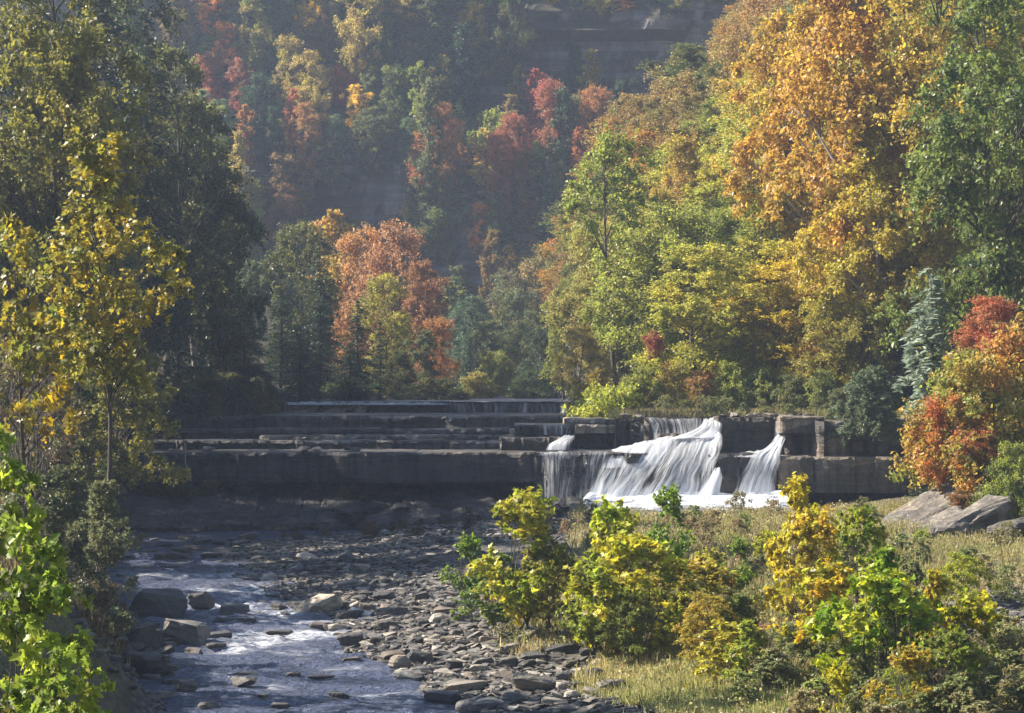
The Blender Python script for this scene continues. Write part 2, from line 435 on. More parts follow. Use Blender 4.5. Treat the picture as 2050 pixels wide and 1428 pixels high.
def ledge(label, x0, x1, yt, yb, Y, depth, mat, seed=0, joint=2.0, rough=0.12, cat='rock ledge', strata=0.07, skew=0.0, name='rock_ledge', jamp=0.18, chip=0.05, group=None, wedge=0.0, topn=0.04):
    rs = np.random.RandomState(seed + 100)
    X0, X1 = XofP(x0, Y), XofP(x1, Y)
    zt, zb = zof(yt, Y), zof(yb, Y)
    nx = max(int((X1 - X0) / 0.09), 6)
    xs = np.linspace(X0, X1, nx)
    nf = max(int((zt - zb) / 0.07), 4)
    cuts = [X0]
    while cuts[-1] < X1: cuts.append(cuts[-1] + joint * rs.uniform(0.4, 1.7))
    cuts = np.array(cuts)
    bid = np.searchsorted(cuts, xs) - 1
    off = rs.uniform(-1, 1, len(cuts) + 2)[bid] * jamp
    tz = rs.uniform(-1, 1, len(cuts) + 2)[bid] * chip
    dist = np.min(np.abs(xs[:, None] - cuts[None, :] - 0), 1)
    gro = np.exp(-(dist / 0.07) ** 2) * 0.16 * (jamp > 0.01)
    off = off * 1.5 + 0.10 * np.sign(vn(xs * 1.1, seed * 2.3, 0, seed + 21)) * (jamp > 0.06)
    yf = Y + off + skew * (xs - X0) + rough * 3.2 * vn(xs * 0.45, seed * 3.7, 0, seed) + rough * 0.8 * vn(xs * 2.5, seed * 1.7, 0, seed + 1)
    ring = []
    # top, back to front
    for k, t in enumerate(np.linspace(0, 1, 9 if topn < 0.1 else 60)[:-1]):
        yy = yf + depth * (1 - t)
        ring.append((yy, np.full(nx, zt) + topn * fbm(xs * 1.2, yy * 1.2, seed, 4, seed) * (k > 0) + tz * t - gro * 0.4 * t + wedge * (1 - t)))
    tz = tz + 0.05 * np.minimum(vn(xs * 1.7, seed * 1.1, 0, seed + 30), 0.2) - 0.10 * (vn(xs * 0.8, seed * 5.1, 0, seed + 31) > 0.45)
    edge = 0.05 + 0.10 * np.abs(vn(xs * 3.1, 2.0, 0, seed + 7))
    ring.append((yf + edge * 0.9, zt + tz - 0.01 + 0 * xs))
    ring.append((yf + edge * 0.15, zt + tz - edge - gro * 0.5))
    for k in range(1, nf + 1):
        z = zt + tz - edge - (zt + tz - edge - zb) * k / nf
        lay = strata * np.sign(vn(z * 3.2, xs * 0.10 + seed, 0, seed + 3)) * np.abs(vn(z * 3.2, xs * 0.10 + seed, 0, seed + 3)) ** 0.5
        ring.append((yf + lay + gro + rough * 0.45 * fbm(xs * 1.6, z * 2.2, seed, 4, seed + 5) + 0.02, z))
    ring.append((yf + depth * 0.6, np.full(nx, zb - 0.02)))
    ring.append((yf + depth, np.full(nx, zb - 0.02)))
    nr = len(ring)
    V = np.stack([np.stack([xs, r[0], r[1]], -1) for r in ring], 0).reshape(-1, 3)
    i = np.arange(nx - 1)
    fs = []
    for r in range(nr):
        a = r * nx + i; b_ = ((r + 1) % nr) * nx + i
        fs.append(np.stack([a, b_, b_ + 1, a + 1], 1))
    caps = [np.array([[r * nx for r in range(nr)]]), np.array([[r * nx + nx - 1 for r in range(nr)][::-1]])]
    me = mesh_faces(name, V, [np.concatenate(fs)] + caps, [mat], None, False)
    o = link(name, me)
    tag(o, label, cat, group)
    return o

S, SL, ST, SWT, SD = M['shale'], M['shale_light'], M['shale_tan'], M['shale_wet'], M['shale_shade']
ledge('pale tan block under the left end of the uppermost water line', 568, 738, 808, 832, 123.7, 4, ST, 1, 1.6, 0.05)
ledge('dark wet uppermost ledge with thin trickles spilling along its edge', 738, 1192, 808, 832, 124, 4, SWT, 2, 2.6, 0.08)
ledge('long flat dark shelf above the left wall, wet on top', 300, 1150, 833, 860, 111, 13.2, S, 3, 3.0, 0.1)
ledge('thin shaded ledge layer under the long wet shelf', 280, 1075, 859, 884, 109.2, 5, S, 4, 4.0, 0.12)
ledge('lowest thin ledge layer resting on the big shaded face', 270, 1130, 882, 905, 106.4, 5, S, 5, 4.0, 0.12)
ledge('narrow broken layer between two shaded ledge steps', 520, 1030, 872, 886, 107.8, 3, SL, 55, 3.0, 0.10)
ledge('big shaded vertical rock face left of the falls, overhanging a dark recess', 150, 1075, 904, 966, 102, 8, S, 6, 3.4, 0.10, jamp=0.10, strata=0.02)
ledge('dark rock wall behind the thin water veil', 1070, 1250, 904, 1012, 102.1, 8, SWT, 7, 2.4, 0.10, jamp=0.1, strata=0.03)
ledge('wet rock wall hidden behind the main cascade', 1250, 1432, 904, 1012, 101.7, 8, SWT, 8, 1.8, 0.16)
ledge('pale brown flat block beside the upper trickles, left of the falls', 1130, 1282, 837, 852, 107.2, 6, ST, 9, 1.5, 0.08, jamp=0.25)
ledge('rounded grey ledge block stepping down left of the pale blocks', 1030, 1160, 850, 872, 106.6, 5, S, 10, 1.4, 0.14)
ledge('light grey block with a squared face above the dark recess', 1152, 1236, 850, 868, 105.9, 5, ST, 11, 1.2, 0.08)
ledge('dark recessed face below the light grey squared block', 1150, 1300, 867, 906, 106.3, 5, SWT, 12, 1.8, 0.1)
ledge('low dark slab carrying the small white spill', 1000, 1125, 876, 906, 104.6, 5, SWT, 13, 1.4, 0.12)
ledge('sloping dark block just left of the falls lip', 1232, 1300, 838, 906, 105.4, 6, S, 14, 1.0, 0.16)
ledge('dark overflowing lip of the main falls', 1290, 1440, 837, 906, 104.6, 8, SWT, 15, 1.6, 0.16)
ledge('bulging wet rock the main cascade pours over', 1318, 1438, 870, 990, 103.0, 4, SWT, 16, 1.0, 0.22, jamp=0.3)
ledge('squared dark wall between the two waterfalls', 1437, 1565, 837, 908, 103.8, 8, S, 17, 2.4, 0.08, jamp=0.08)
ledge('brown knobbly pillar beside the top of the main falls', 1432, 1456, 836, 900, 103.3, 2, SL, 18, 0.6, 0.2, jamp=0.15)
ledge('rough black block split by cracks between the two waterfalls', 1418, 1562, 908, 1012, 101.4, 6, S, 19, 0.9, 0.12, jamp=0.16)
ledge('grey top slab of the right cliff with a straight front', 1562, 1650, 836, 868, 102.0, 8, SL, 20, 3.0, 0.06, jamp=0.05)
ledge('thin stacked layers recessed under the grey top slab', 1572, 1640, 866, 915, 103.0, 8, S, 21, 1.5, 0.12, strata=0.16)
ledge('brown weathered layered buttress in the right cliff', 1632, 1700, 842, 915, 101.8, 8, SL, 22, 0.8, 0.2, strata=0.14, jamp=0.25)
ledge('shaded cliff layer under the juniper', 1698, 1850, 838, 915, 102.6, 8, SL, 23, 1.6, 0.12, strata=0.10)
ledge('great smooth grey block of the right cliff above the undercut', 1560, 1842, 915, 987, 101.0, 8, SL, 24, 2.8, 0.08, jamp=0.12, strata=0.015)
ledge('black recessed wall in the undercut below the great grey block', 1562, 1850, 985, 1050, 103.2, 6, S, 25, 2.0, 0.12)
ledge('grey cliff corner behind the red maple and slabs', 1868, 2120, 850, 1010, 103.5, 10, SL, 26, 3.0, 0.12)
ledge('shaded cleft wall at the end of the right cliff', 1838, 1875, 850, 1040, 105.2, 6, S, 27, 1.0, 0.12)
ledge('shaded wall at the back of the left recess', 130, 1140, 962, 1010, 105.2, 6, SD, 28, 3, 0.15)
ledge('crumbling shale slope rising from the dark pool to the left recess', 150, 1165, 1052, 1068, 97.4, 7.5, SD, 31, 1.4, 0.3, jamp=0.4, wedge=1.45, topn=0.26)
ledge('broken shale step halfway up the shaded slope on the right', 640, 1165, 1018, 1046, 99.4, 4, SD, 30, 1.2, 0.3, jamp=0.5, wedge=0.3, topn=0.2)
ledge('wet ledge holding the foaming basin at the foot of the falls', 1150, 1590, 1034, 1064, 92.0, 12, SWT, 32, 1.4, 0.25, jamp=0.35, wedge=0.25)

# ------------------------------------------------------------------ water
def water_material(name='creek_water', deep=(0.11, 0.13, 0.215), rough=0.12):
    m, nt, out = newmat(name); b = NB(nt)
    ge = b.n('ShaderNodeNewGeometry'); pos = ge.outputs['Position']
    at = b.n('ShaderNodeAttribute', attribute_name='foam')
    n1 = b.noise(pos, 1.0, 6, 0.62, (1.6, 3.2, 1)); n2 = b.noise(pos, 1.0, 4, 0.6, (6, 11, 2))
    fn = b.noise(pos, 1.0, 5, 0.7, (3.0, 7.0, 2))
    fo = b.math('MULTIPLY', at.outputs['Fac'], b.ramp(fn, [(0.40, 0.0), (0.62, 1.0)]), True)
    pr = b.n('ShaderNodeBsdfPrincipled')
    b.l(b.mix(b.noise(pos, 0.5, 3), deep, (0.17, 0.20, 0.30)), pr.inputs['Base Color'])  # blue of the reflected sky is put into the base colour
    pr.inputs['Roughness'].default_value = rough; pr.inputs['IOR'].default_value = 1.4
    nb = b.bump(n1, 1.0, 0.8); nb = b.bump(n2, 1.0, 0.22, nb)
    b.l(nb, pr.inputs['Normal'])
    df = b.n('ShaderNodeBsdfDiffuse'); df.inputs['Color'].default_value = (0.8, 0.82, 0.85, 1)
    mx = b.n('ShaderNodeMixShader'); b.l(fo, mx.inputs[0]); b.l(pr.outputs[0], mx.inputs[1]); b.l(df.outputs[0], mx.inputs[2])
    b.l(mx.outputs[0], out.inputs[0])
    return m
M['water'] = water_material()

wx = np.arange(-24, 9.01, 0.13); wy = axis([(-60, 40, 2.0), (40, 99.5, 0.13)])
WX, WY = np.meshgrid(wx, wy)
turb = 0.9 + 0.7 * np.exp(-((WY - 68) / 7) ** 2) + 0.4 * np.exp(-((WY - 58) / 6) ** 2)
turb = np.where(WY > 88, 0.15, turb)
WZ = water_z(WY) + turb * 2.6 * (0.05 * fbm(WX * 0.9 + 0.5 * vn(WX * .3, WY * .3), WY * 2.0, 0, 4, 61) + 0.02 * fbm(WX * 3, WY * 5, 0, 3, 67))
WZ += 0.10 * sstep(66, 70, WY) - 0.10 * sstep(74, 90, WY)
foam = np.zeros_like(WX)
for (px, py, rx, ry, a) in [(600, 1272, 95, 7, 1.0), (520, 1290, 60, 6, 0.9), (480, 1275, 40, 6, 0.7), (510, 1190, 55, 9, 0.8), (470, 1215, 50, 10, 0.8), (560, 1230, 50, 10, 0.6),
                            (440, 1160, 80, 6, 0.6), (300, 1158, 70, 5, 0.5), (470, 1306, 40, 4, 0.7), (400, 1200, 26, 12, 0.6), (540, 1375, 40, 2, 0.4), (590, 1248, 80, 5, 0.6), (700, 1342, 40, 2, 0.5), (280, 1110, 60, 3, 0.3), (430, 1348, 60, 2, 0.5), (620, 1310, 70, 2, 0.5), (760, 1390, 60, 2, 0.4)]:
    d = ray(px, py)
    Yc = 70.0
    for _ in range(6): Yc = (float(water_z(Yc)) - ZC) / (d.z / d.y)
    Xc = XofP(px, Yc); sx = rx * Yc / F; sy = ry * Yc * Yc / F / 6.0
    foam = np.maximum(foam, a * np.exp(-(((WX - Xc) / sx) ** 2 + ((WY - Yc) / sy) ** 2)))
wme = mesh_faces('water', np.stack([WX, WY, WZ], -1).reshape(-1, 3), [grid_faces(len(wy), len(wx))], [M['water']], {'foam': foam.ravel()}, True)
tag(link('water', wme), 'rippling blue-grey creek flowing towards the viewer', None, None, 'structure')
# upper creek above the falls
ux = np.arange(-14, 5.3, 0.2); uy = np.arange(123.6, 200, 0.5)
UX, UY = np.meshgrid(ux, uy)
UZ = 5.02 + 0.015 * fbm(UX, UY * 1.5, 0, 3, 71) + 0.0 * UX
ufo = np.where(UY < 124.2, 1.3, 0.0)
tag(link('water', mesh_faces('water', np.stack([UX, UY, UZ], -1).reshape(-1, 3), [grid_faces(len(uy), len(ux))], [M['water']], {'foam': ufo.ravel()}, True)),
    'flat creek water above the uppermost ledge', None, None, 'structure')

# ------------------------------------------------------------------ falling water: long silky streaks
def fall_material():
    m, nt, out = newmat('falling_water'); b = NB(nt)
    uv = b.n('ShaderNodeAttribute', attribute_name='flow'); op = b.n('ShaderNodeAttribute', attribute_name='op')
    s1 = b.noise(uv.outputs['Vector'], 1.0, 5, 0.65, (6.5, 0.40, 1.0)); s2 = b.noise(uv.outputs['Vector'], 1.0, 4, 0.6, (24.0, 0.8, 1.0))
    s = b.math('ADD', b.math('MULTIPLY', s1, 0.62), b.math('MULTIPLY', s2, 0.38))
    a = b.math('ADD', b.math('MULTIPLY', b.math('SUBTRACT', s, 0.5), 5.0), b.math('SUBTRACT', b.math('MULTIPLY', op.outputs['Fac'], 1.8), 0.40))
    a = b.math('MULTIPLY', b.math('MULTIPLY', a, 1.0, True), b.math('MULTIPLY', op.outputs['Fac'], 3.0, True), True)
    df = b.n('ShaderNodeBsdfDiffuse'); df.inputs['Color'].default_value = (0.72, 0.74, 0.78, 1)
    tl = b.n('ShaderNodeBsdfTranslucent'); tl.inputs['Color'].default_value = (0.74, 0.76, 0.80, 1)
    mw = b.n('ShaderNodeMixShader'); mw.inputs[0].default_value = 0.5; b.l(df.outputs[0], mw.inputs[1]); b.l(tl.outputs[0], mw.inputs[2])
    tp = b.n('ShaderNodeBsdfTransparent')
    mx = b.n('ShaderNodeMixShader'); b.l(a, mx.inputs[0]); b.l(tp.outputs[0], mx.inputs[1]); b.l(mw.outputs[0], mx.inputs[2])
    b.l(mx.outputs[0], out.inputs[0])
    return m
M['fall'] = fall_material()

def smooth_poly(pts, n):
    pts = np.array(pts, float)
    k = len(pts)
    t = np.linspace(0, k - 1, n)
    i = np.clip(t.astype(int), 0, k - 2); f = (t - i)[:, None]
    p0 = pts[np.clip(i - 1, 0, k - 1)]; p1 = pts[i]; p2 = pts[i + 1]; p3 = pts[np.clip(i + 2, 0, k - 1)]
    return 0.5 * (2 * p1 + (p2 - p0) * f + (2 * p0 - 5 * p1 + 4 * p2 - p3) * f ** 2 + (-p0 + 3 * p1 - 3 * p2 + p3) * f ** 3)

def fall(label, L, R, op, seed, layers=2, parent=None, name='waterfall', ops=None):
    """L, R: edges listed top to bottom as (px, py, distance)"""
    n = 40
    l = smooth_poly([P(*p) for p in L], n); r = smooth_poly([P(*p) for p in R], n)
    wid = np.max(np.linalg.norm(l - r, axis=1)); m_ = max(int(wid / 0.06), 8)
    s = np.linspace(0, 1, m_)
    VV, FFs, A1, A2, off = [], [], [], [], 0
    opv = np.interp(np.linspace(0, 1, n), np.linspace(0, 1, len(ops)), ops) if ops else np.full(n, 1.0)
    for k in range(layers):
        G = l[:, None] * (1 - s[None, :, None]) + r[:, None] * s[None, :, None]
        ln = np.concatenate([[0], np.cumsum(np.linalg.norm(np.diff((l + r) / 2, axis=0), axis=1))])
        U = np.broadcast_to(s[None] * wid, G.shape[:2]) + 0.10 * vn(ln[:, None] * 1.5, s[None] * wid * 2, 0, seed)
        Vv = np.broadcast_to(ln[:, None], G.shape[:2])
        bump = 0.16 * vn(U * 1.3, Vv * 0.35, k * 3.0, seed) + 0.05 * vn(U * 6, Vv * 0.5, k, seed + 2)
        G[:, :, 1] -= bump * np.clip(ln[:, None] * 1.2, 0, 1) + 0.12 * k - 0.02
        G[:, :, 2] += 0.05 * vn(U * 5, Vv * 1.2, k * 2.0, seed + 4) * (1 - np.linspace(0, 1, n))[:, None]
        ed = np.clip(np.minimum(s, 1 - s) * wid / 0.35, 0, 1) ** 0.6
        ed = ed[None] * np.ones((n, 1))
        ed = ed * (0.8 + 0.5 * vn(U * 1.1, Vv * 0.3, 5.0 + k, seed + 9))
        o_ = op * opv[:, None] * ed
        o_[-3:] *= np.array([0.8, 0.5, 0.2])[:, None]
        VV.append(G.reshape(-1, 3)); FFs.append(grid_faces(n, m_) + off); off += n * m_
        A1.append(np.stack([U + k * 13 + seed * 7, Vv + 0.0 * U, np.full_like(U, seed + k * 5.0)], -1).reshape(-1, 3)); A2.append(np.clip(o_, 0, 1).ravel())
    me = mesh_faces(name, np.concatenate(VV), [np.concatenate(FFs)], [M['fall']], {'flow': np.concatenate(A1), 'op': np.concatenate(A2)}, True)
    o = link(name, me, parent)
    if parent is None: tag(o, label, 'waterfall')
    return o

# main cascade: lip curtain, crest over the bulge, and its spread skirt
mf = empty('waterfall', P(1330, 1005, 100)); tag(mf, 'widest white cascade pouring over a bulge and fanning out to the left', 'waterfall')
def part(name, o): o.name = name; o.matrix_parent_inverse = Matrix.Translation(-mf.location); return o
part('lip_curtain', fall('', [(1285, 838, 104.3), (1292, 846, 104.0), (1300, 870, 103.8), (1306, 900, 103.2)], [(1436, 838, 104.3), (1436, 846, 104.0), (1436, 858, 103.6), (1438, 876, 102.9)], 0.36, 1, 2, mf, 'lip_curtain'))
part('side_chute', fall('', [(1408, 838, 104.3), (1400, 852, 103.6), (1380, 864, 103.2), (1330, 880, 102.6)], [(1438, 838, 104.3), (1446, 848, 103.4), (1444, 864, 103.0), (1440, 876, 102.4)], 0.85, 2, 2, mf, 'side_chute'))
part('main_sheet', fall('', [(1318, 878, 103.2), (1296, 890, 102.6), (1262, 922, 101.6), (1222, 970, 100.5), (1196, 1008, 99.9)], [(1438, 862, 103.2), (1447, 874, 102.5), (1444, 906, 101.5), (1428, 955, 100.7), (1412, 1002, 100.3)], 0.92, 3, 2, mf, 'main_sheet', ops=[1.1, 0.85, 0.54, 0.42, 0.75]))
part('left_sheet', fall('', [(1225, 900, 102.6), (1206, 918, 101.8), (1188, 955, 101.0), (1166, 1008, 100.2)], [(1350, 872, 103.1), (1338, 900, 102.2), (1305, 950, 101.1), (1280, 1004, 100.3)], 0.8, 4, 2, mf, 'left_sheet', ops=[1.1, 0.66, 0.45, 0.75]))
part('crest_flow', fall('', [(1222, 900, 103.2), (1218, 908, 102.4), (1208, 922, 101.8), (1200, 940, 101.5)], [(1345, 872, 103.4), (1350, 882, 102.4), (1342, 905, 101.8), (1328, 930, 101.4)], 0.95, 5, 2, mf, 'crest_flow'))
fall('thin see-through veil down the dark wall left of the main cascade', [(1075, 905, 102.0), (1076, 912, 101.7), (1078, 950, 101.6), (1080, 1004, 101.5)], [(1222, 905, 102.0), (1222, 912, 101.6), (1212, 950, 101.4), (1200, 1008, 101.2)], 0.34, 6, 2, ops=[1.3, 0.9, 0.75, 0.9])
fall('right-hand waterfall sliding down left from a narrow notch, fanning at its foot', [(1554, 872, 103.2), (1534, 896, 102.0), (1506, 907, 100.9), (1486, 940, 100.1), (1462, 997, 99.7)], [(1575, 871, 103.2), (1566, 896, 101.6), (1562, 925, 100.6), (1557, 955, 100.3), (1554, 997, 99.9)], 0.92, 7, 2, ops=[1.0, 1.0, 0.75, 0.55, 0.8])
fall('narrow white chute dropping through the notch at the top right of the falls', [(1550, 837, 103.9), (1551, 845, 103.5), (1550, 860, 103.4), (1545, 905, 102.9)], [(1560, 837, 103.9), (1561, 845, 103.4), (1562, 860, 103.3), (1570, 905, 102.8)], 0.8, 8, 2)
fall('flat spill crossing the ledge to the right-hand waterfall', [(1462, 907, 102.8), (1464, 911, 101.6), (1466, 915, 100.9)], [(1552, 900, 102.8), (1552, 906, 101.6), (1548, 918, 100.9)], 0.7, 9, 1)
fall('small fan-shaped cascade at the foot between the two big ones', [(1430, 938, 100.9), (1420, 952, 100.6), (1404, 975, 100.3), (1388, 1000, 100.0)], [(1442, 936, 100.9), (1446, 952, 100.5), (1444, 975, 100.2), (1446, 1000, 100.0)], 0.95, 10, 2)
fall('short trickle over the cracked black block', [(1478, 910, 100.9), (1476, 930, 100.7), (1470, 970, 100.6)], [(1492, 910, 100.9), (1492, 930, 100.7), (1488, 970, 100.6)], 0.42, 11, 1)
fall('slim twin trickle left of the main lip', [(1280, 850, 105.3), (1279, 860, 105.1), (1278, 902, 105.0)], [(1294, 850, 105.3), (1294, 860, 105.0), (1290, 902, 104.9)], 0.62, 12, 2)
fall('bright slim strand just left of the main bulge', [(1308, 848, 104.3), (1306, 856, 104.1), (1304, 898, 103.8)], [(1322, 846, 104.3), (1320, 856, 104.0), (1314, 898, 103.7)], 0.85, 13, 2)
fall('small white spill curling over the low dark slab', [(1126, 872, 104.9), (1112, 882, 104.4), (1096, 890, 104.0), (1088, 902, 103.8)], [(1154, 871, 104.9), (1150, 880, 104.3), (1148, 888, 103.9), (1146, 902, 103.7)], 0.9, 14, 2)
fall('faint trickle over the rounded grey block', [(1075, 851, 106.4), (1075, 858, 106.2), (1076, 872, 106.1)], [(1150, 851, 106.4), (1150, 858, 106.2), (1150, 872, 106.1)], 0.3, 15, 1)
fall('fine dripping fringe along the uppermost ledge', [(885, 807, 123.9), (885, 812, 123.75), (886, 828, 123.6)], [(1185, 807, 123.9), (1185, 812, 123.75), (1184, 828, 123.6)], 0.42, 16, 1, ops=[1.5, 1.0, 0.7])
fall('thin bright line of water spilling over the left half of the uppermost ledge', [(568, 805.5, 123.7), (568, 807.5, 123.5), (568, 811, 123.45)], [(900, 805.5, 123.9), (900, 807.5, 123.6), (900, 811, 123.55)], 1.0, 21, 2)
fall('bright small spout in the middle of the uppermost ledge', [(1048, 807, 123.8), (1046, 812, 123.6), (1042, 830, 123.3)], [(1060, 807, 123.8), (1058, 812, 123.6), (1056, 830, 123.3)], 1.0, 17, 2)
fall('pointed small spout right of the middle on the uppermost ledge', [(1118, 807, 123.8), (1120, 814, 123.6), (1123, 830, 123.3)], [(1152, 807, 123.8), (1140, 814, 123.6), (1128, 832, 123.3)], 0.9, 18, 2)
fall('thin spout running on over the pale brown block', [(1122, 833, 107.8), (1122, 838, 107.1), (1122, 850, 107.0)], [(1128, 833, 107.8), (1128, 838, 107.1), (1127, 850, 107.0)], 0.9, 19, 1)

# foaming basin
def foam_material():
    m, nt, out = newmat('foam'); b = NB(nt)
    ge = b.n('ShaderNodeNewGeometry'); pos = ge.outputs['Position']
    op = b.n('ShaderNodeAttribute', attribute_name='op')
    n = b.noise(pos, 1.0, 5, 0.6, (0.9, 1.6, 1)); n2 = b.noise(pos, 5, 4, 0.6)
    a = b.math('ADD', b.math('MULTIPLY', b.math('SUBTRACT', n, 0.5), 3.6), b.math('MULTIPLY', op.outputs['Fac'], 1.05), True)
    df = b.n('ShaderNodeBsdfDiffuse'); df.inputs['Color'].default_value = (0.60, 0.63, 0.68, 1)
    b.l(b.bump(n, 0.9, 0.5, b.bump(n2, 0.6, 0.10)), df.inputs['Normal'])
    gl = b.n('ShaderNodeBsdfPrincipled'); gl.inputs['Base Color'].default_value = (0.10, 0.11, 0.11, 1); gl.inputs['Roughness'].default_value = 0.12
    b.l(b.bump(n2, 0.5, 0.05), gl.inputs['Normal'])
    mx = b.n('ShaderNodeMixShader'); b.l(a, mx.inputs[0]); b.l(gl.outputs[0], mx.inputs[1]); b.l(df.outputs[0], mx.inputs[2])
    b.l(mx.outputs[0], out.inputs[0])
    return m
fx = np.arange(XofP(1130, 98), XofP(1592, 98), 0.1); fy = np.arange(91.7, 102.6, 0.12)
FX, FY = np.meshgrid(fx, fy)
fpx = FX / FY * F + 1025
front = 91.9 + 1.6 * np.clip((1290 - fpx) / 160, 0, 1) + 0.5 * vn(FX * 0.6, 1.0)
FZ = 1.0 + 0.03 * (FY - 92) + 0.20 * fbm(FX * 0.8, FY * 0.9, 0, 4, 81) + 0.20 * sstep(98.5, 100.5, FY) * (0.6 + 0.6 * vn(FX * 1.4, 3.0))
FZ = FZ - 1.2 * (1 - sstep(-0.5, 0.4, FY - front)) - 0.9 * (1 - sstep(1140, 1185, fpx))
fop = sstep(0.2, 4.0, FY - front) * 0.72 + 0.3 * sstep(97, 100, FY)
fme = mesh_faces('foam', np.stack([FX, FY, FZ], -1).reshape(-1, 3), [grid_faces(len(fy), len(fx))], [foam_material()], {'op': fop.ravel()}, True)
tag(link('foam', fme), 'bright white foam churning in the basin below the falls', 'foam', None, 'stuff')

# ------------------------------------------------------------------ stones
import bmesh
def hull_mesh(name, seed, n=16, flat=0.45, boxy=0.6, bev=0.05, sub=True, rg=1.0):
    rs = np.random.RandomState(seed)
    p = rs.normal(size=(n, 3)); p /= np.linalg.norm(p, axis=1)[:, None]
    q = np.sign(p) * np.abs(p) ** (1 - boxy)
    q /= np.max(np.abs(q), axis=0)
    q *= np.array([0.5, 0.5 * rs.uniform(0.55, 0.9), 0.5 * flat])
    bm = bmesh.new()
    for v in q: bm.verts.new(v)
    r = bmesh.ops.convex_hull(bm, input=bm.verts)
    junk = [g for g in r['geom_interior'] + r['geom_unused'] if isinstance(g, bmesh.types.BMVert)]
    for g in junk:
        if g.is_valid: bm.verts.remove(g)
    bmesh.ops.dissolve_limit(bm, angle_limit=math.radians(14), verts=bm.verts, edges=bm.edges)
    if bev: bmesh.ops.bevel(bm, geom=list(bm.edges), offset=bev, segments=2, affect='EDGES', profile=0.6, clamp_overlap=True)
    if sub:
        bmesh.ops.triangulate(bm, faces=bm.faces)
        for _ in range(2):
            es = [e for e in bm.edges if e.calc_length() > 0.10]
            if es: bmesh.ops.subdivide_edges(bm, edges=es, cuts=1)
            bmesh.ops.triangulate(bm, faces=bm.faces)
        co_ = np.array([v.co[:] for v in bm.verts])
        d = 0.035 * rg * fbm(co_[:, 0] * 4, co_[:, 1] * 4, co_[:, 2] * 8, 3, seed)
        lay = 0.012 * rg * np.sign(vn(co_[:, 2] * 22, co_[:, 0] * 1.5, 0, seed))
        for v, a, l_ in zip(bm.verts, d, lay):
            v.co += v.co.normalized() * a
            v.co.x += l_ * (1 if v.co.x > 0 else -1); v.co.y += l_ * (1 if v.co.y > 0 else -1)
    bm.normal_update()
    me = bpy.data.meshes.new(name); bm.to_mesh(me); bm.free()
    for f in me.polygons: f.use_smooth = False
    me.materials.append(M['stone'])
    return me

SLAB = [hull_mesh('river_stone', 200 + i, 16 + i, 0.24 + 0.05 * (i % 4), 0.42, 0.015) for i in range(8)]
BLOCK = [hull_mesh('boulder', 300 + i, 17 + i, 0.5 + 0.06 * (i % 3), 0.35, 0.03) for i in range(6)]
ROUND = [hull_mesh('cobble', 400 + i, 40, 0.6, 0.15, 0.05) for i in range(3)]
GREY, DARK, TAN, PALE = (0.17, 0.16, 0.15), (0.075, 0.072, 0.07), (0.30, 0.25, 0.19), (0.48, 0.45, 0.40)

def stone(me, px, pyb, wpx, hpx, col, rz=0, rx=0, ry=0, label=None, cat='stone', group=None, name='river_stone', depth=None, water=False, ex=0.82):
    """centre px, base py, size in pixels of the 2050 px frame"""
    d = ray(px, pyb); Y = 60.0
    for _ in range(12):
        X = XofP(px, Y); g = float(water_z(Y)) if water else max(gz(X, Y), float(water_z(Y)) - 0.05)
        Y = 0.5 * Y + 0.5 * min(max((g - ZC) / (d.z / d.y), 20), 104)
    X = XofP(px, Y)
    W = wpx * Y / F; H = hpx * Y / F
    g = float(water_z(Y)) if water else max(gz(X, Y), float(water_z(Y)) - 0.02)
    o = bpy.data.objects.new(name, me); COL.objects.link(o)
    mh = me['h'] if 'h' in me else None
    if mh is None:
        zz = [v.co.z for v in me.vertices]; mh = max(zz) - min(zz); me['h'] = mh
    sz = H * 1.15 / mh * ex
    o.scale = (W, depth or W * 0.8, sz)
    o.rotation_euler = (rx, ry, rz)
    o.location = (X, Y + 0.35 * (depth or W * 0.8), g + H * 0.40)
    o.color = tuple(col) + (1,)
    tag(o, label, cat, group)
    return o
R_ = math.radians
# boulders and stones that can be told apart
stone(BLOCK[0], 312, 1240, 122, 66, DARK, R_(8), label='largest dark boulder standing at the left edge of the creek', cat='boulder', name='boulder', water=True)
stone(BLOCK[1], 400, 1222, 62, 42, DARK, R_(60), 0, R_(12), label='dark wedge rock in the rapid, right of the largest boulder', cat='boulder', name='boulder', water=True)
stone(BLOCK[2], 372, 1292, 100, 58, (0.20, 0.185, 0.16), R_(-10), 0, R_(16), label='angular boulder with a pale sunlit left facet in the shallows', cat='boulder', name='boulder', water=True)
stone(SLAB[0], 436, 1282, 56, 20, DARK, R_(15), label='flat dark rock touching the right side of the pale-faceted boulder', water=True)
stone(SLAB[1], 466, 1232, 66, 26, GREY, R_(5), label='low humped grey rock in mid rapid', water=True)
stone(SLAB[2], 470, 1248, 88, 13, DARK, R_(0), label='long dark slab awash just below the humped grey rock', water=True)
stone(SLAB[3], 642, 1236, 90, 44, (0.42, 0.35, 0.26), R_(12), R_(12), R_(-20), label='tilted block with a bright tan sunlit top at the gravel edge', cat='boulder', name='boulder')
stone(SLAB[4], 722, 1236, 56, 16, (0.6, 0.56, 0.5), R_(-20), 0, R_(14), label='near-white slanting slab on the gravel bar')
stone(SLAB[5], 776, 1232, 42, 10, (0.55, 0.5, 0.44), R_(5), label='small whitish flat stone right of the near-white slab')
stone(BLOCK[3], 703, 1304, 62, 30, DARK, R_(12), label='blocky dark rock jutting into the creek from the gravel', cat='boulder', name='boulder')
stone(ROUND[0], 800, 1342, 48, 34, (0.27, 0.22, 0.17), 0, label='rounded brown cobble like a loaf at the water edge', cat='cobble', name='cobble')
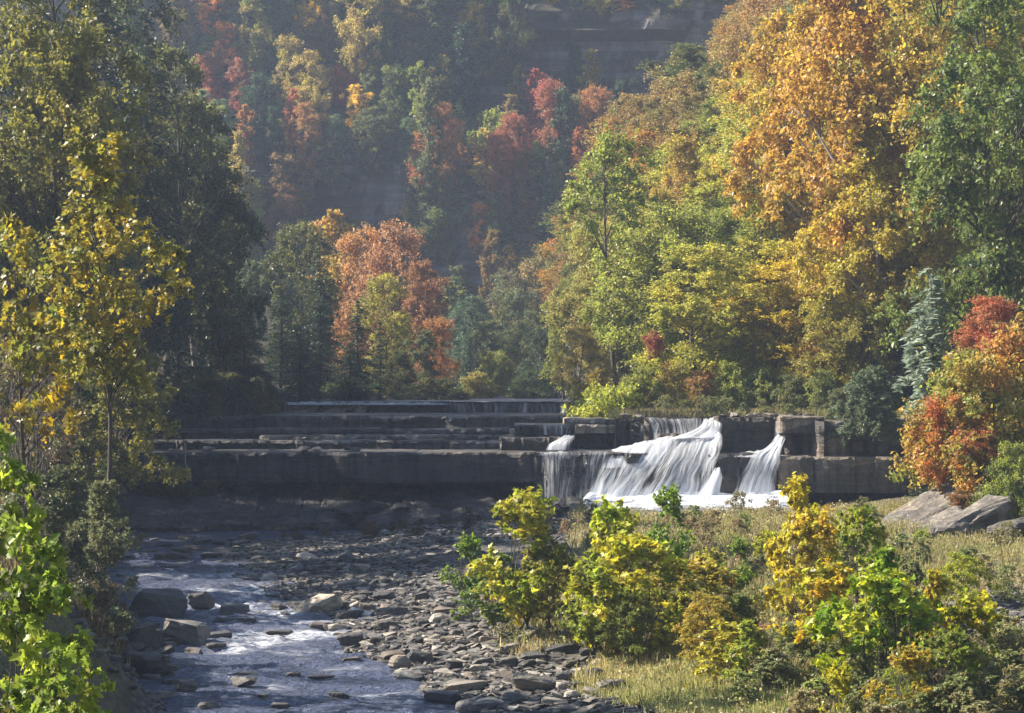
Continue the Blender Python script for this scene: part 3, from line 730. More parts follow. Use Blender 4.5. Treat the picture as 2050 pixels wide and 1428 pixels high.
stone(SLAB[6], 818, 1358, 66, 20, (0.34, 0.31, 0.26), R_(-4), label='flat pale slab lying in front of the rounded brown cobble')
stone(SLAB[7], 886, 1408, 76, 27, (0.11, 0.105, 0.10), R_(3), label='dark flat-topped rock standing in water at the foot of the gravel', cat='boulder', name='boulder', water=True)
stone(SLAB[0], 960, 1428, 100, 30, (0.10, 0.10, 0.10), R_(-8), label='dark low slab at the bottom edge, right of the flat-topped rock', cat='boulder', name='boulder')
stone(BLOCK[4], 372, 1392, 46, 32, (0.15, 0.13, 0.11), R_(30), label='blocky brown rock on the left shore', cat='boulder', name='boulder')
stone(SLAB[2], 322, 1408, 56, 26, (0.2, 0.18, 0.16), R_(40), label='pale-edged flat stone below the blocky brown shore rock')
stone(BLOCK[5], 270, 1360, 130, 60, (0.08, 0.078, 0.075), R_(-15), label='broad dark boulder half hidden on the left bank', cat='boulder', name='boulder')
stone(BLOCK[1], 268, 1440, 150, 70, (0.09, 0.085, 0.08), R_(12), label='biggest dark boulder at the bottom of the left bank', cat='boulder', name='boulder')
stone(BLOCK[2], 285, 1310, 70, 70, (0.085, 0.08, 0.075), R_(40), label='steep dark boulder on the left shore above the broad one', cat='boulder', name='boulder')
for i, (px, py, w_, h_, lab) in enumerate([
        (386, 1312, 42, 12, 'small pointed stone just out of the water below the pale-faceted boulder'),
        (432, 1304, 44, 14, 'thin upturned stone in mid creek below the pale-faceted boulder'),
        (485, 1376, 64, 17, 'clump-like rough rock alone in mid creek'),
        (588, 1356, 30, 9, 'small dark stone in mid creek, right of the rough rock'),
        (640, 1360, 60, 6, 'nearly sunken long stone in mid creek'),
        (678, 1400, 46, 12, 'dark stone rising from the creek near the bottom right'),
        (704, 1326, 50, 8, 'low stone awash above the rounded cobble'),
        (560, 1420, 44, 10, 'dark stone in the creek near the bottom middle'),
        (418, 1424, 48, 14, 'brownish dome stone at the bottom edge of the creek'),
        (610, 1327, 40, 6, 'sliver of dark stone breaking the ripples'),
        (500, 1354, 66, 6, 'flat sliver of stone above the rough rock in mid creek'),
        (560, 1272, 58, 8, 'low dark stone with white water breaking over it'),
        (640, 1260, 44, 12, 'dark stone at the head of the white water'),
        (526, 1397, 22, 6, 'tiny dark stone low in the creek'),
        (498, 1170, 46, 12, 'dark flat stone at the top of the rapid'),
        (430, 1182, 50, 9, 'flat stone awash above the wedge rock'),
        (600, 1222, 56, 16, 'dark flat rock at the left foot of the tan block')]):
    stone((BLOCK + SLAB)[(i * 5) % 14], px, py, w_, h_ * 1.35, (0.07, 0.065, 0.06) if i % 3 else (0.13, 0.11, 0.095), R_(i * 37 % 60 - 30), label=lab, water=True)

# the gravel bar: countable slabs, largest first
rs = np.random.RandomState(77)
cnt = 0; placed = []
tries = 0
cols = [GREY, (0.20, 0.175, 0.145), (0.12, 0.11, 0.10), (0.24, 0.205, 0.165), (0.33, 0.285, 0.23), DARK, (0.19, 0.15, 0.115), (0.42, 0.37, 0.30), (0.08, 0.075, 0.07)]
while cnt < 236 and tries < 6000:
    tries += 1
    py = 1112 + 316 * rs.rand() ** 0.8
    px = rs.uniform(440, 1230)
    d = ray(px, py); Y = (-0.1 - ZC) / (d.z / d.y); X = XofP(px, Y)
    xr = np.interp(Y, _Y, _XR)
    if X < xr - 0.1 or X > xr + 6.5 + 1.5 * rs.rand(): continue
    wpx = (34 + 60 * rs.rand() ** 2.2) * (0.55 + 0.6 * (py - 1100) / 330)
    if any(abs(px - a) < (wpx + c) * 0.36 and abs(py - b_) < (wpx + c) * 0.13 for a, b_, c in placed): continue
    placed.append((px, py, wpx))
    r = rs.rand()
    me = SLAB[rs.randint(8)] if r < 0.68 else (BLOCK[rs.randint(6)] if r < 0.9 else ROUND[rs.randint(3)])
    hpx = wpx * (rs.uniform(0.20, 0.36) if r < 0.68 else rs.uniform(0.36, 0.52))
    ci = rs.randint(len(cols))
    col = np.array(cols[ci]) * rs.uniform(0.55, 1.1)
    stone(me, px, py, wpx, hpx, col, rs.uniform(-0.9, 0.9), rs.normal() * 0.10, rs.normal() * 0.16,
          label='loose grey or brown shale stone lying among others on the gravel bar', group='stones strewn over the gravel bar', ex=1.0)
    cnt += 1

ncr = 0; pc = []
for _ in range(900):
    if ncr >= 62: break
    py = rs.uniform(1082, 1232); px = rs.uniform(235, 690)
    d = ray(px, py); Y = (-0.1 - ZC) / (d.z / d.y); X = XofP(px, Y)
    if X > np.interp(Y, _Y, _XR) + 0.6 or X < np.interp(Y, _Y, _XL): continue
    if 240 < px < 520 and 1165 < py: continue
    wpx = rs.uniform(20, 58)
    if any(abs(px - a) < 24 and abs(py - b_) < 7 for a, b_ in pc): continue
    pc.append((px, py)); ncr += 1
    stone((SLAB + BLOCK)[rs.randint(14)], px, py, wpx, wpx * rs.uniform(0.15, 0.32), np.array((0.07, 0.065, 0.06)) * rs.uniform(0.6, 1.5), rs.uniform(-1, 1), 0, rs.normal() * 0.1,
          label='dark wet stone breaking the water in the upper shaded riffle', group='wet stones in the shaded riffle', water=True)

# left shore stones
cntl = 0
placedl = []
for t in range(400):
    if cntl >= 34: break
    py = rs.uniform(1230, 1428); px = rs.uniform(205, 345)
    d = ray(px, py); Y = (-0.1 - ZC) / (d.z / d.y); X = XofP(px, Y); xl = np.interp(Y, _Y, _XL)
    if X > xl + 0.5 or X < xl - 2.2: continue
    wpx = rs.uniform(26, 62)
    if any(abs(px - a) < 26 and abs(py - b_) < 11 for a, b_ in placedl): continue
    placedl.append((px, py)); cntl += 1
    stone((SLAB + BLOCK)[rs.randint(14)], px, py, wpx, wpx * rs.uniform(0.3, 0.5), np.array((0.12, 0.105, 0.09)) * rs.uniform(0.6, 1.4), rs.uniform(-1, 1), 0, rs.normal() * 0.15,
          label='loose dark shale stone at the foot of the left bank', group='stones at the foot of the left bank')

# gravel nobody could count: small flat chips
def chips(name, n, seed, region, smin, smax, label, mats):
    rs = np.random.RandomState(seed)
    base = []
    for k in range(6):
        p = rs.normal(size=(9, 3)); p /= np.linalg.norm(p, axis=1)[:, None]
        q = np.sign(p) * np.abs(p) ** 0.5 * np.array([0.5, 0.36, 0.17])
        bm = bmesh.new(); [bm.verts.new(v) for v in q]
        bmesh.ops.convex_hull(bm, input=bm.verts)
        for v in [v for v in bm.verts if not v.link_faces]: bm.verts.remove(v)
        bmesh.ops.triangulate(bm, faces=bm.faces); bm.verts.index_update()
        base.append((np.array([v.co[:] for v in bm.verts]), np.array([[v.index for v in f.verts] for f in bm.faces]))); bm.free()
    X, Y = region(rs, n)
    Z = np.maximum(ground_z(X, Y), water_z(Y) - 0.3)
    VV, FF, C, off = [], [], [], 0
    for k in range(6):
        s = np.arange(len(X)) % 6 == k
        m_ = s.sum()
        sz = smin + (smax - smin) * rs.rand(m_) ** 2.5
        a = rs.uniform(0, 6.28, m_); tx = rs.normal(0, 0.16, m_)
        v, f = base[k]
        ca, sa = np.cos(a)[:, None], np.sin(a)[:, None]
        vx = v[None, :, 0] * ca - v[None, :, 1] * sa; vy = v[None, :, 0] * sa + v[None, :, 1] * ca; vz = v[None, :, 2] + tx[:, None] * vx
        W = np.stack([X[s][:, None] + vx * sz[:, None], Y[s][:, None] + vy * sz[:, None], Z[s][:, None] + 0.02 + vz * sz[:, None]], -1)
        nv = v.shape[0]
        VV.append(W.reshape(-1, 3)); FF.append((f[None] + (np.arange(m_) * nv)[:, None, None]).reshape(-1, 3) + off); off += m_ * nv
        C.append(np.repeat(rs.rand(m_), nv))
    me = mesh_faces(name, np.concatenate(VV), [np.concatenate(FF)], mats, {'cv': np.concatenate(C)})
    return tag(link(name, me), label, None, None, 'stuff')

def gravel_mat():
    m, nt, out = newmat('gravel'); b = NB(nt)
    at = b.n('ShaderNodeAttribute', attribute_name='cv'); ge = b.n('ShaderNodeNewGeometry')
    c = b.ramp(at.outputs['Fac'], [(0.0, (0.03, 0.028, 0.027)), (0.4, (0.075, 0.069, 0.062)), (0.75, (0.14, 0.12, 0.10)), (0.93, (0.24, 0.21, 0.17)), (1.0, (0.36, 0.33, 0.28))])
    n = b.noise(ge.outputs['Position'], 9, 4, 0.7)
    c = b.mix(1.0, c, b.ramp(n, [(0.3, 0.6), (0.7, 1.25)]), 'MULTIPLY')
    pr = b.n('ShaderNodeBsdfPrincipled'); b.l(c, pr.inputs['Base Color']); pr.inputs['Roughness'].default_value = 0.7
    b.l(b.bump(n, 0.6, 0.03), pr.inputs['Normal']); b.l(pr.outputs[0], out.inputs[0])
    return m
M['gravel'] = gravel_mat()
def reg_bar(rs, n):
    Y = rs.uniform(43, 93, n); X = np.interp(Y, _Y, _XR) + rs.uniform(-0.6, 7.5, n) * 1.0 + 0.0
    k = rs.rand(n) < 1.1 - (X - np.interp(Y, _Y, _XR)) / 8
    return X[k], Y[k]
def reg_left(rs, n):
    Y = rs.uniform(43, 96, n); X = np.interp(Y, _Y, _XL) - rs.uniform(-0.7, 2.2, n)
    return X, Y
chips('gravel', 26000, 5, reg_bar, 0.06, 0.42, 'small shale chips filling the gravel bar between the larger stones', [M['gravel']])
chips('gravel', 5000, 6, reg_left, 0.06, 0.40, 'small dark shale chips along the left shore', [M['gravel']])
def reg_pool(rs, n):
    return rs.uniform(-9, 4.2, n), rs.uniform(80, 93, n)
chips('gravel', 7000, 8, reg_pool, 0.07, 0.5, 'dark shale chips between the gravel bar and the pool', [M['gravel']])
def reg_right(rs, n):
    px = rs.uniform(1850, 2090, n); Y = rs.uniform(50, 66, n); X = (px - 1025) / F * Y
    return X, Y
chips('gravel', 2200, 7, reg_right, 0.08, 0.5, 'pale broken shale scattered on the right bank', [M['gravel']])

# tilted slabs on the right bank
M['slab_rock'] = rock_material('brown_shale', (0.10, 0.085, 0.07), (0.30, 0.265, 0.22), wet=0.05, strata=9.0)
def big_slab(label, px, py, Y, L, D, Tk, ry, rz, rx, mesh, col, cat='rock slab'):
    o = bpy.data.objects.new('rock_slab', mesh); COL.objects.link(o)
    p = P(px, py, Y)
    mh = mesh.get('h') or max(v.co.z for v in mesh.vertices) * 2
    o.scale = (L, D, Tk / mh); o.rotation_euler = (rx, ry, rz); o.location = p; o.color = tuple(col) + (1,)
    o.material_slots[0].link = 'OBJECT'; o.material_slots[0].material = M['slab_rock']
    return tag(o, label, cat)
BS = [hull_mesh('rock_slab', 500 + i, 20, 0.3, 0.6, 0.012, rg=2.4) for i in range(4)]
big_slab('uppermost long tilted slab with a greenish flat top under the red maple', 1872, 1016, 82, 4.6, 2.6, 0.6, R_(-25), R_(8), R_(16), BS[0], (0.22, 0.21, 0.185))
big_slab('thin tilted slab wedged below the long greenish one', 1850, 1062, 80, 3.0, 1.8, 0.34, R_(-24), R_(4), R_(12), BS[1], (0.17, 0.15, 0.13))
big_slab('thick brown cracked slab leaning right of the greenish one', 1955, 1040, 79, 2.5, 2.0, 0.95, R_(-26), R_(12), R_(10), BS[2], (0.20, 0.165, 0.135))
big_slab('long low brown slab sinking into the weeds', 1930, 1098, 79, 2.9, 1.8, 0.30, R_(-17), R_(5), R_(8), BS[3], (0.26, 0.225, 0.185))
big_slab('lumpy brown block at the right end of the low slab', 1995, 1082, 80, 1.5, 1.5, 0.85, R_(-20), R_(30), R_(8), BLOCK[2], (0.19, 0.16, 0.13), 'boulder')
big_slab('square brown boulder propping the cracked slab', 1900, 1062, 78, 1.3, 1.1, 0.7, R_(-14), R_(-20), R_(6), BLOCK[4], (0.2, 0.17, 0.14), 'boulder')
big_slab('flat-topped brown boulder at the right edge of the slab pile', 2035, 1062, 77, 1.9, 1.5, 0.7, R_(-8), R_(14), R_(5), BLOCK[5], (0.2, 0.17, 0.14), 'boulder')
big_slab('small whitish stone in front of the tilted slabs', 1848, 1089, 81, 0.55, 0.5, 0.26, 0, 0, 0, ROUND[1], (0.5, 0.46, 0.42), 'stone')
big_slab('pale rough stone between the two brown slabs', 1895, 1080, 81, 0.9, 0.6, 0.25, R_(-10), 0, 0, SLAB[3], (0.38, 0.34, 0.29), 'stone')
big_slab('great brown rock at the right edge above the slabs', 2040, 990, 84, 2.4, 2.6, 2.2, R_(-12), R_(20), 0, BLOCK[0], (0.17, 0.15, 0.13), 'boulder')
big_slab('curved pale stone half buried at the right edge', 2010, 1255, 57, 0.7, 0.5, 0.34, R_(-15), 0, 0, ROUND[2], (0.42, 0.38, 0.33), 'stone')
big_slab('dark rock in the weeds at the bottom right corner', 1960, 1395, 47, 0.9, 0.7, 0.4, R_(4), 0, 0, BLOCK[3], (0.13, 0.11, 0.09), 'stone')

# broken pieces left lying on the ledges
rl = np.random.RandomState(41)
for i in range(34):
    if i < 18: px, Y, z = rl.uniform(1240, 1680), rl.uniform(103.6, 105.6), 4.52
    elif i < 26: px, Y, z = rl.uniform(480, 1100), rl.uniform(106.9, 107.6), 3.5
    else: px, Y, z = rl.uniform(330, 1050), rl.uniform(102.4, 103.5), 3.12
    if 1290 < px < 1440 or 1545 < px < 1565: px += 150
    me = (SLAB + BLOCK)[rl.randint(14)]; o = bpy.data.objects.new('stone', me); COL.objects.link(o)
    W = rl.uniform(0.25, 0.95); o.scale = (W, W * 0.8, W * rl.uniform(0.45, 0.8)); o.rotation_euler = (rl.normal() * 0.1, rl.normal() * 0.15, rl.uniform(0, 6))
    o.location = (XofP(px, Y), Y, z + W * 0.06); o.color = tuple(np.array((0.16, 0.14, 0.12)) * rl.uniform(0.5, 1.5)) + (1,)
    tag(o, 'broken piece of shale lying loose on top of a ledge', 'stone', 'broken shale pieces on the ledges')
# ------------------------------------------------------------------ foliage
T_RH = np.array([(0, -0.5, 0), (0.34, -0.05, 0.07), (0, 0.5, -0.03), (-0.34, -0.05, 0.07)])
T_NE = np.array([(0, -0.5, 0), (0.10, 0, 0.02), (0, 0.5, -0.05), (-0.10, 0, 0.02)])
_half = [(0.0, -0.42), (0.30, -0.46), (0.24, -0.20), (0.52, 0.02), (0.24, 0.10), (0.20, 0.34), (0.0, 0.62)]
T_LO = np.array([(x, y, 0.16 * abs(x)) for x, y in _half] + [(-x, y, 0.16 * abs(x)) for x, y in _half[-2:0:-1]])
LF_RH = [[0, 1, 2, 3]]
LF_LO = [[0, 1, 2, 3, 4, 5, 6], [0, 6, 7, 8, 9, 10, 11]]

def leaf_arrays(pos, nrm, size, tmpl, lf, rs, tang=None, mix=None, val=None, rnd=None):
    n = len(pos)
    nrm = nrm / (np.linalg.norm(nrm, axis=1)[:, None] + 1e-9)
    t = rs.normal(size=(n, 3)) if tang is None else tang
    b_ = np.cross(nrm, t); b_ /= np.linalg.norm(b_, axis=1)[:, None] + 1e-9
    t = np.cross(b_, nrm)
    V = pos[:, None] + size[:, None, None] * (tmpl[None, :, 0:1] * b_[:, None] + tmpl[None, :, 1:2] * t[:, None] + tmpl[None, :, 2:3] * nrm[:, None])
    k = len(tmpl); base = (np.arange(n) * k)[:, None]
    faces = [base + np.array(f)[None] for f in lf]
    lc = np.stack([mix, val, rs.rand(n) if rnd is None else rnd], -1)
    return V.reshape(-1, 3), faces, np.repeat(lc, k, 0)

def rand_dir(rs, n):
    v = rs.normal(size=(n, 3)); return v / np.linalg.norm(v, axis=1)[:, None]

def crown_clumps(rs, H, W, lo, nc, shape='oval', lump=0.30, asym=0.25, mind=0.55):
    """centres of leaf clumps filling an uneven envelope"""
    out = []; sd = rs.randint(1000)
    t = 0
    rc = W * lump * 0.5
    while len(out) < nc and t < nc * 60:
        t += 1
        u = rs.rand(); a = rs.rand() * 6.283
        if shape == 'oval': env = math.sin(math.pi * min(max(u * 0.93 + 0.05, 0), 1)) ** 0.55
        elif shape == 'vase': env = (0.35 + 0.9 * u) * math.sqrt(max(1 - u ** 4, 0)) * 0.95
        elif shape == 'cone': env = (1 - u) ** 0.75 + 0.06
        elif shape == 'bush': env = math.sqrt(max(1 - (u * 0.97) ** 2.4, 0))
        else: env = math.sin(math.pi * min(u * 0.9 + 0.08, 1)) ** 0.4 * (0.72 + 0.28 * math.sin(u * 9 + sd))
        env *= 1 + asym * float(vn(math.cos(a) * 1.3 + sd, math.sin(a) * 1.3, u * 2.6)) * 1.6
        r = env * (W / 2 - rc * 0.45) * rs.rand() ** 0.42
        p = np.array([r * math.cos(a), r * math.sin(a), lo * H + (H * (1 - lo) - rc * 0.6) * u])
        if any(np.linalg.norm((p - q) * np.array([1, 1, 1.3])) < rc * mind for q in out): continue
        out.append(p)
    return np.array(out), rc

def bend(p0, p1, rs, n=7, sag=0.12, up=0.0):
    t = np.linspace(0, 1, n)[:, None]
    p = p0 * (1 - t) + p1 * t
    L = np.linalg.norm(p1 - p0)
    off = rs.normal(size=3) * L * sag; off[2] = abs(off[2]) * (-1 if up < 0 else 1) * 0.6
    return p + off * (4 * t * (1 - t)) * 0.5 + np.array([0, 0, up * L]) * (t * (1 - t))

def broadleaf(seed, H=12, W=8, lo=0.18, nc=70, shape='oval', leaf=0.17, twigs=13, per=26, lump=0.30, droop=0.15, tmpl='rh', r0=None, asym=0.25, stems=1, lean=0.0, limbs=34, mat='leaf', size_var=0.35, twl=1.0, mixscale=0.5, mixbias=0.5, sparse=0.0, bark='bark'):
    rs = np.random.RandomState(seed)
    C, rc = crown_clumps(rs, H, W, lo, nc, shape, lump, asym)
    C[:, 0] += lean * (C[:, 2] / H) ** 1.5 * W
    nc = len(C)
    r0 = r0 or H * 0.014
    lines = []; trunks = []
    for s in range(stems):
        top = C[np.argmax(C[:, 2] + (rs.rand(nc) * 2 if stems > 1 else 0))] * np.array([1, 1, 0.93]) + (rs.normal(size=3) * np.array([W * .16, W * .16, 0]) if stems > 1 else 0)
        base = np.array([rs.normal() * 0.05 * W, rs.normal() * 0.05 * W, -0.3]) if stems > 1 else np.array([0, 0, -0.5])
        tp = bend(base, top, rs, 14, 0.07 if stems == 1 else 0.15)
        rad = r0 * (1.0 if stems == 1 else 0.65) * (1 - 0.86 * np.linspace(0, 1, 14)) * (1 + 0.5 * np.exp(-np.linspace(0, 1, 14) * 14))
        trunks.append(tp); lines.append((tp, rad))
    idx = rs.permutation(nc)[:limbs]
    for i in idx:
        tp = trunks[rs.randint(len(trunks))]
        c = C[i]; hd = np.linalg.norm(c[:2] - np.interp(c[2], tp[:, 2], tp[:, 0]))
        z = max(c[2] - 0.75 * hd - rs.rand() * 0.08 * H, 0.12 * H * (stems == 1))
        st = np.array([np.interp(z, tp[:, 2], tp[:, k]) for k in range(3)])
        rr = r0 * (0.42 if stems == 1 else 0.3) * (1 - 0.6 * z / H)
        lb = bend(st, c, rs, 8, 0.16)
        lines.append((lb, np.linspace(rr, rr * 0.18, 8)))
        for q in range(3):
            e = c + rand_dir(rs, 1)[0] * rc * 0.95
            lines.append((bend(lb[5], e, rs, 4, 0.2), np.linspace(rr * 0.3, rr * 0.08, 4)))
    tV, tF = tubes(lines, 6)
    tme = mesh_faces('trunk', tV, [tF], [M[bark]], None, True)
    # twigs
    nt_ = nc * twigs
    cl = np.repeat(np.arange(nc), twigs)
    cc = C[cl]
    ctr = np.array([0, 0, (lo + (1 - lo) * 0.45) * H])
    outw = cc - ctr; outw /= np.linalg.norm(outw, axis=1)[:, None] + 1e-6
    d = rand_dir(rs, nt_) + 0.55 * outw + np.array([0, 0, 0.18]); d /= np.linalg.norm(d, axis=1)[:, None]
    crs = rs.uniform(0.65, 1.2, nc)[cl]
    L = rc * rs.uniform(0.55, 1.15, nt_) * twl * crs
    o = cc + rand_dir(rs, nt_) * (rc * 0.22)
    tw = np.repeat(np.arange(nt_), per); n = len(tw)
    t = rs.rand(n) ** 0.65
    p = o[tw] + d[tw] * (L[tw] * t)[:, None] + rs.normal(size=(n, 3)) * (rc * 0.10)
    p[:, 2] -= droop * t * t * L[tw]
    if sparse: 
        k = fbm(p[:, 0] * 0.7, p[:, 1] * 0.7, p[:, 2] * 0.7, 2, seed) > -0.5 + sparse
        p = p[k]; tw = tw[k]; t = t[k]; n = len(p)
    nr = rand_dir(rs, n) + 0.5 * d[tw] + np.array([0, 0, 0.55])
    sz = leaf * (1 + size_var * rs.normal(size=n)).clip(0.45, 1.7)
    cm = rs.rand(nc)[cl][tw]
    mix = mixbias + 0.55 * (cm - 0.5) + mixscale * 1.1 * fbm(p[:, 0] * 2.2 / rc * .3, p[:, 1] * 2.2 / rc * .3, p[:, 2] * 2.2 / rc * .3, 3, seed + 3) + rs.normal(size=n) * 0.16
    val = (1 + 0.22 * rs.normal(size=n) + 0.12 * (rs.rand(nc)[cl][tw] - 0.5)).clip(0.45, 1.6)
    tm, lf = (T_RH, LF_RH) if tmpl == 'rh' else (T_LO, LF_LO)
    tang = rs.normal(size=(n, 3)) + d[tw] * 1.2
    V, Fc, lc = leaf_arrays(p, nr, sz, tm, lf, rs, tang, mix.clip(0, 1), val)
    cme = mesh_faces('crown', V, Fc, [M[mat]], {'lc': lc})
    return tme, cme, H, W

def conifer(seed, H=14, W=6, levels=46, lo=0.04, per=60, spray=0.34, droop=0.35, power=0.8, dens=6, mat='leaf_dark', curtain=False):
    rs = np.random.RandomState(seed)
    tp = bend(np.array([0, 0, -0.5]), np.array([0, 0, H * 0.99]), rs, 12, 0.015)
    lines = [(tp, H * 0.013 * np.linspace(1, 0.08, 12))]
    P_, N_, T_, S_, CM = [], [], [], [], []
    for li in range(levels):
        u = (li + rs.rand() * 0.7) / levels
        z = (lo + (1 - lo) * u) * H
        Lmax = W / 2 * ((1 - u) ** power + 0.03) * (0.8 + 0.4 * rs.rand())
        for k in range(max(int(dens * (1 - 0.4 * u)), 3)):
            a = rs.rand() * 6.283; L = Lmax * rs.uniform(0.55, 1.08)
            dr = droop * rs.uniform(0.6, 1.4)
            t = np.linspace(0, 1, 6)
            x = np.interp(z, tp[:, 2], tp[:, 0]); y = np.interp(z, tp[:, 2], tp[:, 1])
            br = np.stack([x + math.cos(a) * L * t, y + math.sin(a) * L * t, z + 0.10 * L * t - dr * L * t * t], -1)
            lines.append((br, H * 0.0022 * np.linspace(1, 0.2, 6)))
            m_ = max(int(per * L / (W / 2)), 8)
            s = rs.rand(m_) ** 0.7
            pos = np.stack([np.interp(s, t, br[:, q]) for q in range(3)], -1)
            side = np.array([-math.sin(a), math.cos(a), 0]); fwd = np.array([math.cos(a), math.sin(a), -dr * 0.9])
            sg = rs.choice([-1, 1], m_)
            lat = rs.rand(m_) * 0.30 * L * (1 - 0.55 * s)
            pos += side[None] * (sg * lat)[:, None] + rs.normal(size=(m_, 3)) * 0.05 * W * 0.3
            pos[:, 2] -= 0.25 * lat + (rs.rand(m_) * 0.5 * L * 0.5 if curtain else 0)
            tg = fwd[None] * 0.8 + side[None] * sg[:, None] * 0.8 + rs.normal(size=(m_, 3)) * 0.35
            if curtain: tg = tg * 0.35 + np.array([0, 0, -1.0])
            P_.append(pos); T_.append(tg); N_.append(np.array([0, 0, 1.0]) + rs.normal(size=(m_, 3)) * 0.4 + (fwd[None] if curtain else 0))
            S_.append(spray * rs.uniform(0.6, 1.3, m_)); CM.append(np.full(m_, rs.rand()))
    p, tg, nr, sz, cm = map(np.concatenate, (P_, T_, N_, S_, CM))
    n = len(p)
    mix = (0.35 + 0.5 * (cm - 0.5) + 0.2 * rs.normal(size=n)).clip(0, 1)
    tm = T_NE * np.array([2.0, 1, 1])
    V, Fc, lc = leaf_arrays(p, nr, sz, tm, LF_RH, rs, tg, mix, (1 + 0.2 * rs.normal(size=n)).clip(0.5, 1.5), rs.rand(n) * 0.9)
    tV, tF = tubes(lines, 5)
    return mesh_faces('trunk', tV, [tF], [M['bark']], None, True), mesh_faces('crown', V, Fc, [M[mat]], {'lc': lc}), H, W

def bare(seed, H=4, W=4, n1=14, n2=7, r0=0.03, mat='twig'):
    rs = np.random.RandomState(seed); lines = []
    for i in range(n1):
        a = rs.rand() * 6.283; e = np.array([math.cos(a) * W / 2 * rs.rand(), math.sin(a) * W / 2 * rs.rand(), H * rs.uniform(0.6, 1)])
        b0 = bend(np.array([rs.normal() * 0.1, rs.normal() * 0.1, -0.2]), e, rs, 8, 0.2)
        lines.append((b0, np.linspace(r0, r0 * 0.25, 8)))
        for j in range(n2):
            k = rs.randint(3, 8); q = b0[k]; e2 = q + (rand_dir(rs, 1)[0] + np.array([0, 0, 0.5])) * H * 0.22
            b1 = bend(q, e2, rs, 5, 0.2); lines.append((b1, np.linspace(r0 * 0.35, r0 * 0.12, 5)))
            for _ in range(3):
                lines.append((bend(b1[rs.randint(1, 5)], b1[4] + rand_dir(rs, 1)[0] * H * 0.10, rs, 3, 0.1), np.linspace(r0 * 0.16, r0 * 0.08, 3)))
    V, Fq = tubes(lines, 4)
    return mesh_faces('stems', V, [Fq], [M[mat]], None, True), None, H, W

def put(kind, x, y, H, W, ca, cb, label, cat='tree', name='autumn_tree', group=None, z=None, rz=None, parts=('trunk', 'crown'), yaw_seed=0, depthk=1.0, tilt=None):
    tme, cme, H0, W0 = kind
    z = gz(x, y) if z is None else z
    r = empty(name, (x, y, z), rz if rz is not None else (hash((round(x, 1), round(y, 1))) % 628) / 100)
    if tilt: r.rotation_euler = (tilt[0], tilt[1], r.rotation_euler[2])
    W = max(W, W0 / H0 * H * 0.85); H_ = max(H, H0 / W0 * W * 0.6)
    r.scale = (W / W0, W / W0 * depthk, H / H0)
    tag(r, label, cat, group)
    if tme is not None: link(parts[0], tme, r)
    if cme is not None:
        c = link(parts[1], cme, r)
        c.color = tuple(ca) + (1,)
        c['tint_b'] = [float(v) for v in cb]
    return r

def putp(kind, px, ytop, wpx, Y, ca, cb, label, name='autumn_tree', cat='tree', group=None, yb=None, **kw):
    """centre px, top row and width in pixels of the 2050 px frame, at distance Y; the base stands on the ground"""
    X = XofP(px, Y)
    z = gz(X, Y) if yb is None else P(px, yb, Y).z
    zt = P(px, ytop, Y).z
    return put(kind, X, Y, zt - z, wpx * Y / F, ca, cb, label, cat, name, group, z=z, **kw)

# leaf colours (base colours of the leaves)
GOLD = (0.48, 0.33, 0.05); YEL = (0.48, 0.42, 0.07); YG = (0.32, 0.35, 0.06); LG = (0.20, 0.24, 0.05); GR = (0.08, 0.12, 0.035); DG = (0.030, 0.055, 0.022)
OL = (0.16, 0.16, 0.04); ORG = (0.46, 0.22, 0.075); RED = (0.44, 0.13, 0.08); RUST = (0.32, 0.16, 0.085); TANL = (0.36, 0.25, 0.10); PINK = (0.44, 0.14, 0.11); GG = (0.11, 0.15, 0.07); SIL = (0.34, 0.42, 0.34)
BROWN = (0.20, 0.13, 0.06); TEAL = (0.05, 0.10, 0.06); BRZ = (0.30, 0.16, 0.05)

K = {}
K['maple'] = [broadleaf(1, 12, 8, 0.12, 80, 'oval', 0.17), broadleaf(2, 12, 8, 0.10, 75, 'wavy', 0.17, asym=0.35), broadleaf(3, 13, 7, 0.14, 72, 'wavy', 0.16, lump=0.27)]
K['tall'] = [broadleaf(11, 16, 8.5, 0.22, 95, 'wavy', 0.19, lump=0.26, twigs=13, per=24, bark='bark_pale', sparse=0.18), broadleaf(12, 17, 9, 0.10, 100, 'oval', 0.18, lump=0.25, asym=0.4)]
K['open'] = [broadleaf(21, 14, 8, 0.20, 62, 'wavy', 0.20, lump=0.25, sparse=0.2, twigs=11, per=22, r0=0.16)]
K['weep'] = [broadleaf(31, 10, 8, 0.08, 75, 'oval', 0.14, droop=0.9, twl=1.25, twigs=14, per=34)]
K['bush'] = [broadleaf(41, 4, 4.4, 0.04, 60, 'bush', 0.12, lump=0.34, stems=4, limbs=24, twigs=12, per=26), broadleaf(42, 4, 4, 0.03, 50, 'oval', 0.13, lump=0.36, stems=3, limbs=24, twigs=12, per=24)]
K['slim'] = [broadleaf(51, 9, 4, 0.08, 60, 'wavy', 0.16, lump=0.34, asym=0.3, twigs=12, per=22), broadleaf(52, 9, 4, 0.05, 60, 'cone', 0.15, lump=0.36, twigs=12, per=22)]
K['hemlock'] = [conifer(61), conifer(62, 15, 7, 50, 0.05, 70, 0.36, 0.45, 0.7), conifer(63, 13, 5.5, 44, 0.03, 60, 0.3, 0.3, 0.9)]
K['juniper'] = [broadleaf(71, 3.5, 3.4, 0.02, 70, 'bush', 0.09, lump=0.30, stems=3, twigs=14, per=36, size_var=0.5)]

